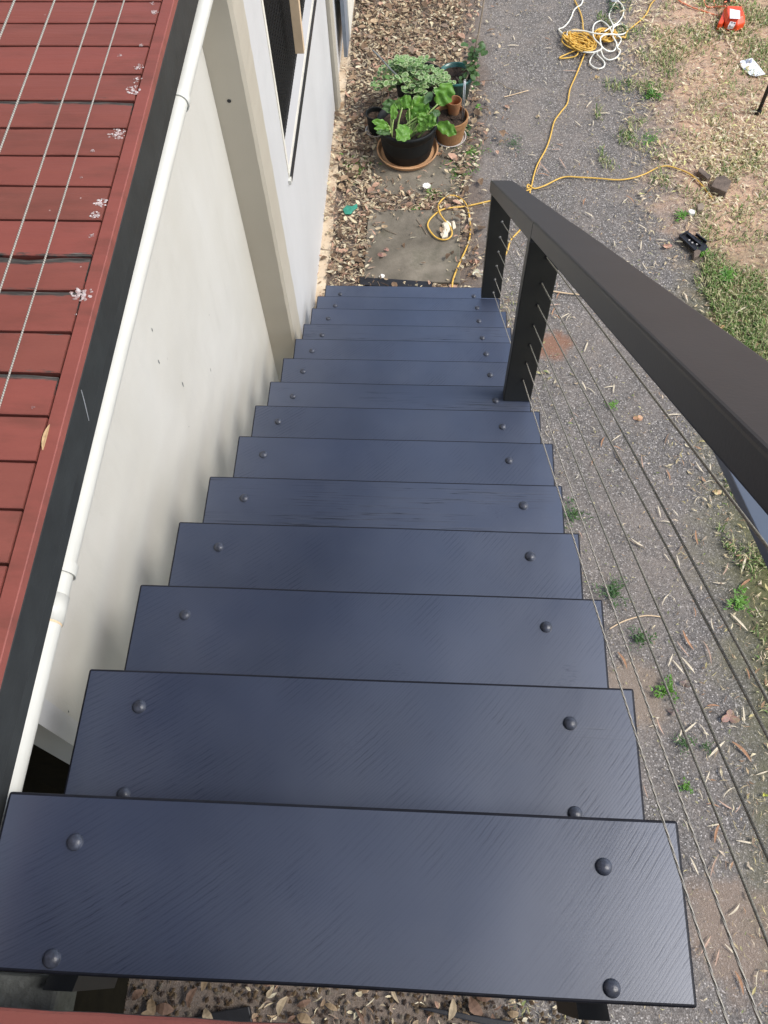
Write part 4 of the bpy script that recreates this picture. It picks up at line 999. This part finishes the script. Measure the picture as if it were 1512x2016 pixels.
for x, y in ((1357, 473), (1363, 478), (1372, 481), (1360, 466)):
    part('clip', MB().obox(atz(x, y, ZS+.026), V((1, 0, 0)), V((0, 1, 0)), V((0, 0, 1)), .005, .004, .003), M['whitesaucer'], gl)
# things under the top of the stairs
mb = MB(); r_ = random.Random(3)
cb_ = V((-.02, -.262, -.12))
mb.box(-.16, .085, -.30, -.245, -.20, -.11); top('concrete_block', mb, M['mortar'], (-.03, -.27, -.20), 'grey rough block wedged under the red deck behind the top tread', 'block', bevel=.008)
for (pts, lab) in (([(372, 2013), (400, 1996), (490, 1981), (497, 2016), (440, 2030)], 'dark flat offcut on the gravel under the deck, left one'),
                   ([(820, 1985), (850, 1984), (1010, 2012), (990, 2026)], 'long dark offcut on the gravel under the deck, right one')):
    quadblock('timber_offcut', pts, .03, 'dark', lab, 'offcut')

# ================================================================== loose leaves
def gumleaf(mb, c, ang, L, W, bend, lift, col, n=6, tilt=0):
    """slender sickle shaped leaf, thin but with a fold along its rib"""
    vs = []; cs = []; ca, sa = math.cos(ang), math.sin(ang)
    for i in range(n+1):
        t = i/n; u = t*2-1; wd = W*math.sin(math.pi*(t*.92+.05))**.8
        y = bend*(1-u*u); z = lift*(.25+math.sin(t*3.1+tilt)*.75) if lift else 0
        for s_, zz in ((-1, .18), (0, 0), (1, .18)):
            lx, ly = u*L/2, y+s_*wd
            vs.append(c+V((lx*ca-ly*sa, lx*sa+ly*ca, z+zz*wd)))
            f_ = .82 if s_ == 0 else 1.
            cs.append(tuple(q*f_ for q in col))
    mb.add(vs, [(i*3+j, i*3+j+1, (i+1)*3+j+1, (i+1)*3+j) for i in range(n) for j in range(2)], col=cs)
STRAW, PINK, RUST, BROWN, GREY, LIME = (.72, .62, .45), (.50, .34, .25), (.46, .25, .14), (.24, .16, .11), (.36, .30, .24), (.55, .60, .16)
kinds = {'straw': (STRAW, 'slender straw coloured gum leaf lying on the drive'), 'pink': (PINK, 'curled pinkish gum leaf lying on the drive'),
         'rust': (RUST, 'rust orange gum leaf lying on the drive'), 'brown': (BROWN, 'short brown gum leaf lying on the drive')}
protos = {}
r_ = random.Random(21)
for kn, (colr, lab) in kinds.items():
    protos[kn] = []
    for v_ in range(4):
        mb = MB(); L = r_.uniform(.065, .10); tn = r_.uniform(.85, 1.15); cc = tuple(q*tn for q in colr)
        gumleaf(mb, V((0, 0, 0)), 0, L, L*r_.uniform(.030, .062), L*r_.uniform(-.09, .09), .006, cc, 8, r_.random())
        me = bpy.data.meshes.new('fallen_leaf'); me.from_pydata(mb.v, [], mb.f); me.materials.append(M['litter'])
        ca = me.color_attributes.new('col', 'FLOAT_COLOR', 'POINT'); ca.data.foreach_set('color', [x for c in mb.c for x in c])
        protos[kn].append(me)
def dropleaf(p, ang, kn, sc=1.):
    o = bpy.data.objects.new('fallen_leaf', r_.choice(protos[kn])); COL.objects.link(o)
    o.location = p; o.rotation_euler = (0, 0, ang); o.scale = (sc, sc, sc)
    tag(o, kinds[kn][1], 'leaf', kn+' gum leaves fallen on the drive')
# the larger ones where the photo has them: (x, y, angle from the picture's horizontal, kind, size)
spots = [(1335, 1313, -50, 'straw', 1.2), (1411, 1475, 45, 'straw', 1.3), (1384, 1440, -60, 'straw', 1.1), (1336, 1448, 65, 'straw', 1.2), (1358, 1433, 40, 'straw', 1.),
 (1460, 1480, -45, 'rust', 1.3), (1464, 1407, -85, 'straw', .9), (1442, 1432, -5, 'straw', .8), (1300, 1430, -65, 'pink', 1.2), (1404, 1390, 0, 'rust', .7), (1412, 1640, 75, 'rust', 1.),
 (1414, 1655, -60, 'straw', 1.), (1435, 1560, 42, 'straw', 1.1), (1430, 1585, -30, 'pink', 1.2), (1452, 1592, 55, 'pink', .7), (1393, 1530, 70, 'straw', .7), (1500, 1522, 18, 'straw', .9),
 (1378, 1565, -65, 'straw', .8), (1407, 1705, 70, 'pink', 1.4), (1350, 1625, -65, 'straw', .8), (1367, 1705, -65, 'straw', 1.1), (1445, 1790, 45, 'straw', 1.2), (1455, 1935, -70, 'rust', 1.),
 (1390, 1860, 60, 'pink', 1.3), (1412, 1885, 75, 'pink', 1.), (1438, 1870, -45, 'straw', .9), (1492, 1925, 80, 'straw', 1.), (1467, 1658, -10, 'straw', .9),
 (1220, 900, -60, 'rust', 1.3), (1214, 882, -20, 'rust', .8), (1265, 912, -80, 'pink', 1.), (1187, 870, 70, 'rust', .8), (1214, 862, 35, 'straw', .8), (1298, 1007, -75, 'straw', .8), (1313, 1030, -10, 'straw', 1.2),
 (1330, 1010, -50, 'straw', .7), (1255, 1068, -30, 'straw', 1.2), (1372, 1058, -80, 'rust', .9), (1316, 1078, 15, 'straw', .9), (1335, 1105, -75, 'straw', 1.), (1428, 1120, 65, 'pink', 1.2), (1417, 1147, 0, 'straw', 1.1),
 (1465, 1108, 75, 'straw', 1.2), (1468, 1150, 40, 'rust', 1.1), (1312, 1180, 55, 'straw', 1.3), (1326, 1180, -55, 'straw', .6), (1367, 1205, -80, 'rust', .7), (1403, 1230, -75, 'straw', 1.), (1455, 1225, -45, 'straw', 1.3),
 (1494, 1205, -55, 'straw', 1.), (1355, 1260, -60, 'rust', 1.2), (1345, 1278, -50, 'pink', 1.), (1392, 1285, -70, 'pink', 1.5), (1320, 1300, 70, 'straw', .8), (1355, 1310, -50, 'straw', 1.4), (1225, 1300, -60, 'rust', 1.),
 (1378, 920, -50, 'straw', 1.2), (1398, 925, -90, 'straw', .9), (1395, 950, 20, 'straw', 1.), (1400, 985, -70, 'straw', .8), (1372, 985, 60, 'straw', .9), (1460, 985, -45, 'rust', 1.3), (1415, 790, 20, 'straw', 1.2),
 (1325, 817, 5, 'straw', 1.), (1150, 760, -65, 'straw', 1.), (1163, 770, -35, 'straw', 1.), (1208, 765, 85, 'straw', 1.), (1200, 762, 10, 'straw', .8), (1154, 683, 70, 'straw', 1.2), (1120, 625, 55, 'straw', 1.), (1112, 622, 30, 'straw', .8),
 (1160, 423, -30, 'straw', 1.1), (1210, 480, -80, 'straw', .8), (1240, 490, -40, 'straw', .8), (1262, 483, 85, 'straw', .9), (1302, 472, 0, 'straw', 1.1), (1270, 525, -50, 'straw', 1.), (1290, 520, 75, 'straw', 1.),
 (1280, 440, 0, 'straw', .9), (1265, 447, -30, 'straw', .8), (1230, 515, 0, 'straw', .7), (1350, 585, -65, 'straw', .9), (1090, 600, 10, 'pink', 1.2), (1100, 582, 60, 'rust', .9), (1240, 640, 30, 'straw', .9),
 (1060, 330, 70, 'pink', 1.4), (1108, 322, -55, 'pink', 1.2), (1073, 332, -45, 'pink', 1.2), (1070, 345, -10, 'rust', 1.1), (1165, 320, -60, 'straw', .9), (1125, 140, 0, 'pink', 1.3), (1072, 163, -45, 'straw', .9), (1160, 205, 50, 'straw', 1.),
 (1188, 224, 5, 'straw', 1.1), (1220, 221, -12, 'straw', 1.), (1138, 243, -35, 'straw', 1.), (1168, 243, 85, 'straw', .9), (1317, 238, -40, 'straw', .9), (1390, 160, -40, 'straw', 1.3), (1425, 205, 5, 'straw', 1.1), (1147, 187, 0, 'straw', .8),
 (1250, 312, 85, 'straw', .9), (1240, 393, -40, 'rust', 1.1), (1230, 396, 45, 'straw', 1.), (1293, 392, 60, 'straw', 1.), (1330, 365, -30, 'straw', 1.1), (1095, 295, 5, 'pink', .9), (1048, 305, 0, 'straw', .9), (1010, 90, 0, 'straw', 1.),
 (1080, 95, 0, 'straw', .8), (1018, 30, 40, 'straw', .9), (1012, 75, -70, 'straw', .7), (1105, 125, -60, 'straw', .8), (1490, 385, -55, 'straw', 1.2), (1500, 700, 40, 'rust', 1.2), (1440, 700, 10, 'straw', 1.1), (1480, 660, -60, 'straw', 1.3), (1460, 610, 30, 'straw', 1.4)]
def pang(p, deg):
    a_ = math.radians(deg); q = atz(p[0]+20*math.cos(a_), p[1]-20*math.sin(a_), ZS); d = q-atz(p[0], p[1], ZS); return math.atan2(d.y, d.x)
for x, y, a_, kn, s in spots: dropleaf(atz(x, y, ZS+.002), pang((x, y), a_), kn, s*.95)
for k in range(150):
    x = r_.uniform(1.0, 2.7); y = r_.uniform(-.4, 6.4)
    dropleaf(V((x, y, ZS+.001)), r_.uniform(0, 6.28), r_.choice(['straw', 'straw', 'straw', 'pink', 'rust', 'brown']), r_.uniform(.4, .8))
def broadleaf(px, py, s, col, lab, z=ZS+.004, seed=1):
    c = atz(px, py, z); q = random.Random(seed); mb = MB(); n = 18; vs = [c+V((0, 0, .004))]; cs = [col]
    for ring in (.55, 1.):
        for j in range(n):
            a_ = j*6.283/n; rr = s*ring*(1+.35*math.cos(a_*3+seed)*ring+.12*q.uniform(-1, 1))
            vs.append(c+V((math.cos(a_)*rr, math.sin(a_)*rr*.8, .004+ring*.010*math.sin(a_*2+seed)))); cs.append(tuple(w_*q.uniform(.8, 1.1) for w_ in col))
    mb.add(vs, [(0, 1+j, 1+(j+1) % n) for j in range(n)]+[(1+j, n+1+j, n+1+(j+1) % n, 1+(j+1) % n) for j in range(n)], col=cs)
    return top('fallen_leaf', mb, M['litter'], (c.x, c.y, z), lab, 'leaf')
broadleaf(1437, 1412, .036, (.38, .24, .18), 'large curled pinkish brown leaf beside the lower wires on the drive', seed=2)
broadleaf(1349, 1346, .022, (.24, .18, .15), 'lobed grey brown leaf near the bright weed by the wires', seed=3)
broadleaf(1325, 1402, .020, (.25, .2, .17), 'small crumpled grey leaf under the bright weed by the wires', seed=5)
broadleaf(1257, 824, .024, (.55, .32, .19), 'tan maple like leaf on the drive right of the near post', seed=4)
broadleaf(1411, 970, .020, (.62, .46, .25), 'yellow tan leaf under the handrail on the grass edge', seed=6)
broadleaf(942, 537, .035, (.66, .60, .46), 'big cream coloured leaf left of the far post', seed=7)
broadleaf(935, 515, .026, (.25, .13, .09), 'reddish brown leaf touching the big cream leaf', seed=8)
broadleaf(1176, 152, .014, (.62, .42, .2), 'round golden leaf below the cord coil', seed=9)
broadleaf(1060, 230, .014, (.55, .42, .27), 'small tan leaf left of the running cord', seed=10)
broadleaf(1420, 645, .018, (.66, .45, .22), 'round orange leaf on the grass above the handrail', seed=12)
broadleaf(1312, 485, .024, (.52, .30, .2), 'round pink leaf left of the black grille', seed=13)
broadleaf(1505, 1565, .010, (.62, .6, .12), 'tiny yellow leaf at the right edge of the drive', seed=14)
broadleaf(865, 303, .018, (.36, .22, .13), 'crumpled brown leaf on the rear paver by the terracotta pot', ZG+.02, seed=15)
broadleaf(740, 443, .016, (.2, .15, .11), 'dark curled leaf at the top left of the front paver', ZG+.037, seed=16)
broadleaf(752, 503, .024, (.33, .2, .15), 'torn pinkish leaf cluster at the left of the front paver', ZG+.037, seed=17)
broadleaf(760, 492, .014, (.42, .25, .2), 'small pink leaf above the torn leaf cluster on the front paver', ZG+.042, seed=18)
broadleaf(827, 445, .008, (.42, .26, .17), 'tiny tan leaf in the middle of the front paver', ZG+.037, seed=19)
# twigs
def twig(pts, r, lab, z=ZS+.003, m_='stick'):
    mb = MB(); mb.tube(smooth_path([atz(x, y, z) for x, y in pts]), r, 5); return top('twig', mb, M[m_], recent(mb), lab, 'twig', smooth=True)
twig([(752, 448), (765, 455), (781, 461)], .0022, 'thin dark twig below the curled leaf on the front paver', ZG+.037)
twig([(820, 431), (831, 446), (840, 461)], .0022, 'thin dark twig left of the cord loop on the front paver', ZG+.037)
twig([(1320, 1310), (1328, 1350), (1347, 1382)], .0018, 'long curved twig by the lower stair wires')
twig([(1238, 1062), (1254, 1072), (1272, 1080)], .0022, 'pale twig on the drive right of the sixth tread')
twig([(1200, 1238), (1230, 1222), (1270, 1212), (1305, 1215)], .0035, 'long brown stick crossing the drive edge beside the fourth tread', m_='timber')
twig([(980, 160), (1005, 175), (1030, 178)], .0022, 'dark bent twig right of the vine')
twig([(992, 191), (1015, 185), (1040, 178)], .0032, 'pale bent twig on the drive right of the vine', m_='timber')
twig([(1060, 374), (1085, 368), (1112, 360)], .0022, 'straight twig under the cord by the far end of the rail')
twig([(1085, 573), (1120, 578), (1160, 582)], .0045, 'tan stick seen between the near post and the handrail', m_='timber')
twig([(1418, 1510), (1420, 1525), (1430, 1540), (1440, 1560)], .002, 'dark twig between the lower stair wires')

# ================================================================== leaf litter and grass that nobody could count
def inpoly(x, y): return False
r_ = random.Random(77); mb = MB()
LC = [(.14, .09, .058), (.22, .14, .09), (.34, .23, .15), (.44, .32, .21), (.58, .46, .31), (.66, .57, .42), (.20, .14, .10), (.30, .22, .17), (.48, .29, .21), (.50, .40, .28), (.62, .52, .36)]
n = 0
while n < 26000:
    x = r_.uniform(-.12, 1.15); y = r_.uniform(2.2, 7.2) if r_.random() < .93 else r_.uniform(-1.2, 2.2)
    edge = .93+.12*MN.noise(V((y*1.3, 0, 4)))-(.10 if y < 3.6 else 0)
    if x > edge:
        if r_.random() > .08: continue
    if .19 < x < .80 and 3.44 < y < 4.07:
        ed = min(x-.19, (.80-x)*1.6, 4.07-y, (y-3.44)*3)
        if r_.random() > math.exp(-max(0, ed-.012*MN.noise(V((x*9, y*9, 1))))*38)*.9+.006: continue
    if .19 < x < .80 and 4.2 < y < 4.84:
        ed = min(x-.19, (.80-x), (y-4.2)*1.2)
        if r_.random() > math.exp(-max(0, ed)*20)*.8+.05: continue
    if y > 4.2 and .05 < x < .8 and (x-.43)**2+(y-4.61)**2 < .22**2: continue
    if (x-c2.x)**2+(y-c2.y)**2 < .013: continue
    if x > .80 and r_.random() > .3: continue
    cl = MN.noise(V((x*2.5, y*2.5, 2)))
    if r_.random() < .12-cl*.5: continue
    L = r_.uniform(.012, .05)*r_.uniform(.6, 1.1); wr = r_.choice([.05, .07, .10, .15, .22, .30])
    f_ = r_.random(); c_ = r_.choice(LC); v_ = r_.uniform(.7, 1.25)
    z = ZG+.010+r_.random()*.022
    if .2 < x < .787 and 3.455 < y < 4.06: z += .026
    if x < .0: z += .024
    if x < -.012 and r_.random() < (.93 if y < 3.95 or y > 5.1 else .55): continue
    if r_.random() < .02: L = r_.uniform(.045, .075); wr = r_.choice([.12, .3, .36]); z += .008; c_ = r_.choice(LC[:4]+LC[7:9])
    gumleaf(mb, V((x, y, z)), r_.uniform(0, 6.283), L, L*wr, L*r_.uniform(-.2, .2), L*r_.uniform(.0, .35), tuple(q*v_ for q in (c_[0]*1.03, c_[1]*1.05, c_[2]*1.0)), 3, r_.random()*3); n += 1
for k in range(150):
    x = r_.uniform(-.05, .9); y = r_.uniform(2.9, 6.9)
    if .15 < x < .85 and 3.4 < y < 5.2: continue
    a_ = r_.uniform(0, 3.14); L = r_.uniform(.05, .22); p_ = V((x, y, ZG+.03)); q_ = V((math.cos(a_), math.sin(a_), r_.uniform(-.05, .08)))*L
    mb.tube([p_, p_+q_*.5+V((0, 0, .006)), p_+q_], r_.uniform(.0012, .003), 4, col=r_.choice([(.12, .08, .055), (.28, .21, .15), (.2, .14, .1)]))
tag(link('leaf_litter', mb, M['litter']), 'brown bed of dry leaf litter along the foot of the wall', 'leaf litter', kind='stuff')
# chips and dry clippings on the right hand earth and thin scraps on the drive
mb = MB(); n = 0
while n < 26000:
    x = r_.uniform(1.0, 3.8); y = r_.uniform(-.6, 7.2)
    dens = .05
    rxn = x+.45*MN.noise(V((x*1.1, y*1.1, 7)))
    if rxn > 2.0 and y > 3.3: dens = .75+.4*MN.noise(V((x*2, y*2, 3)))
    elif rxn > 2.1: dens = .4
    elif rxn > 1.8: dens = .2
    if 1.0 < x < 1.22+.12*MN.noise(V((0, y*3, 2))) and y < 3.2: dens = .75
    if y > 4.1 and x > 1.6: dens = max(dens, .3+.5*MN.noise(V((x*3, y*3, 9))))
    if r_.random() > dens: continue
    L = r_.uniform(.008, .040); v_ = r_.uniform(.8, 1.3)
    c_ = r_.choice([(.58, .47, .28), (.66, .56, .36), (.45, .33, .19), (.52, .44, .20), (.36, .22, .13), (.62, .5, .36), (.30, .22, .15)])
    if x < 1.9: L *= .6
    gumleaf(mb, V((x, y, ZG+.009+r_.random()*.006)), r_.uniform(0, 6.283), L, L*r_.choice([.04, .05, .07, .16]), L*r_.uniform(-.15, .15), L*.2, tuple(q*v_ for q in c_), 2, r_.random()*3); n += 1
for k in range(9000):
    if k < 4200:
        x = 1.0+abs(r_.gauss(0, .16)); y = r_.uniform(-.6, 3.4)
        if MN.noise(V((x*2.5, y*2.5, 8)))+.25 < r_.random()*.5: continue
    else: x = r_.uniform(1.0, 2.3); y = r_.uniform(-.6, 6.8)
    L = r_.uniform(.006, .030)*(1.2 if k < 4200 else .7); v_ = r_.uniform(.6, 1.15); c_ = r_.choice([(.58, .50, .34), (.66, .6, .46), (.42, .33, .22), (.5, .46, .22), (.3, .22, .15), (.24, .28, .10)])
    gumleaf(mb, V((x, y, ZG+.009+r_.random()*.008)), r_.uniform(0, 6.283), L, L*r_.choice([.04, .06, .1, .2]), L*r_.uniform(-.2, .2), L*.2, tuple(q*v_ for q in c_), 2, r_.random()*3)
k = 0
while k < 5200:       # the thick pale clippings round the timber blocks
    x = r_.uniform(1.9, 3.7); y = r_.uniform(3.7, 6.6)
    f1 = math.exp(-((x-2.62-.25*(y-4.6))/.42)**2-((y-4.65)/.52)**2)+.30*math.exp(-((y-5.9)/.7)**2)
    if f1*(1+1.2*MN.noise(V((x*4, y*4, 6)))) < r_.random(): continue
    L = r_.uniform(.012, .05); v_ = r_.uniform(.75, 1.1); c_ = r_.choice([(.80, .68, .42), (.84, .74, .50), (.72, .58, .34), (.66, .62, .26), (.58, .42, .25), (.82, .66, .46)])
    gumleaf(mb, V((x, y, ZG+.009+r_.random()*.012)), r_.uniform(0, 6.283), L, L*r_.choice([.05, .07, .12, .2]), L*r_.uniform(-.2, .2), L*.25, tuple(q*v_ for q in c_), 2, r_.random()*3); k += 1
tag(link('dry_clippings', mb, M['litter']), 'straw coloured clippings and leaf scraps scattered over drive and bare earth', 'clippings', kind='stuff')
# grass
mb = MB(); n = 0
while n < 52000:
    x = r_.uniform(1.15, 3.6); y = r_.uniform(-.6, 7.2)
    g1 = MN.noise(V((x*1.6, y*1.6, 11))); g2 = MN.noise(V((x*5, y*5, 5)))
    dens = 0
    rxn = x+.3*MN.noise(V((x*1.3, y*1.3, 7)))
    if rxn > 2.33 and y < 3.75: dens = .50+g1*1.3+g2*1.1
    elif rxn > 2.25 and y < 4.3: dens = .12+g2*.5
    elif rxn > 2.0 and y > 4.1: dens = .10+g1*.5+g2*.6
    elif rxn > 1.7 and y > 4.3: dens = g2*1.0-.08
    if r_.random() > dens: continue
    h = r_.uniform(.010, .036); a_ = r_.uniform(0, 6.283); w_ = r_.uniform(.002, .0042)
    dx, dy = math.cos(a_), math.sin(a_); ln = r_.uniform(.4, 1.5)*h
    p_ = V((x, y, ZG+.003)); tipv = p_+V((dx*ln, dy*ln, h)); md = p_+V((dx*ln*.4, dy*ln*.4, h*.75)); sv = V((-dy, dx, 0))*w_
    cc = r_.choice([(.13, .22, .05), (.20, .31, .08), (.30, .38, .14), (.46, .44, .22), (.09, .17, .045), (.58, .52, .30), (.5, .46, .25)])
    mb.add([p_-sv, p_+sv, md+sv*.8, md-sv*.8, tipv], [(0, 1, 2, 3), (3, 2, 4)], col=cc); n += 1
tag(link('grass', mb, M['grass']), 'patchy green and straw grass at the right side of the yard', 'grass', kind='stuff')
# gravel below the top of the stairs and along the stair edge
mb = MB(); 
for k in range(5200):
    x = r_.uniform(-.9, 1.35); y = r_.uniform(-1.1, .1)
    s = r_.uniform(.006, .015); a_ = r_.random()*6.28; c = V((x, y, ZG+.006+s*.3+r_.random()*.012)); c_ = r_.choice([(.06, .038, .02), (.09, .06, .032), (.11, .08, .05), (.045, .03, .022), (.12, .10, .075)])  # stone colours darkened to carry the shade below deck and stairs
    vs = [c+V((math.cos(a_)*s, math.sin(a_)*s, 0)), c+V((-math.sin(a_)*s*.7, math.cos(a_)*s*.7, 0)), c-V((math.cos(a_)*s, math.sin(a_)*s, 0)), c+V((math.sin(a_)*s*.7, -math.cos(a_)*s*.7, 0)), c+V((s*.15, s*.2, s*.38))]
    mb.add(vs, [(0, 1, 4), (1, 2, 4), (2, 3, 4), (3, 0, 4)], col=c_)
for k in range(260):
    x = r_.uniform(-.9, 1.35); y = r_.uniform(-1.1, .2); L = r_.uniform(.03, .08)
    gumleaf(mb, V((x, y, ZG+.025)), r_.uniform(0, 6.28), L, L*r_.choice([.1, .2, .3]), L*r_.uniform(-.15, .15), L*.25, r_.choice([(.24, .17, .10), (.36, .28, .18), (.15, .09, .06)]), 4)
tag(link('gravel', mb, M['gravel']), 'brown gravel with dry leaves on the ground below the top tread', 'gravel', kind='stuff')
# single scraps on the deck
c = atz(92, 862, DZT); mb = MB(); gumleaf(mb, V((c.x, c.y, DZT+.002)), pang((92, 862), 75), .052, .0042, .002, .001, (.66, .45, .24), 6)
top('fallen_leaf', mb, M['litter'], (c.x, c.y, DZT+.001), 'slim tan leaf lying on the edge of the red deck', 'leaf')
c = atx(167, 798, -.0175); mb = MB(); mb.tube([atx(160, 768, -.0168), atx(166, 790, -.0165), atx(175, 828, -.0168)], .0009, 5)
top('twig', mb, M['rod'], recent(mb), 'pale thread like scratch stuck on the charcoal deck fascia', 'thread')
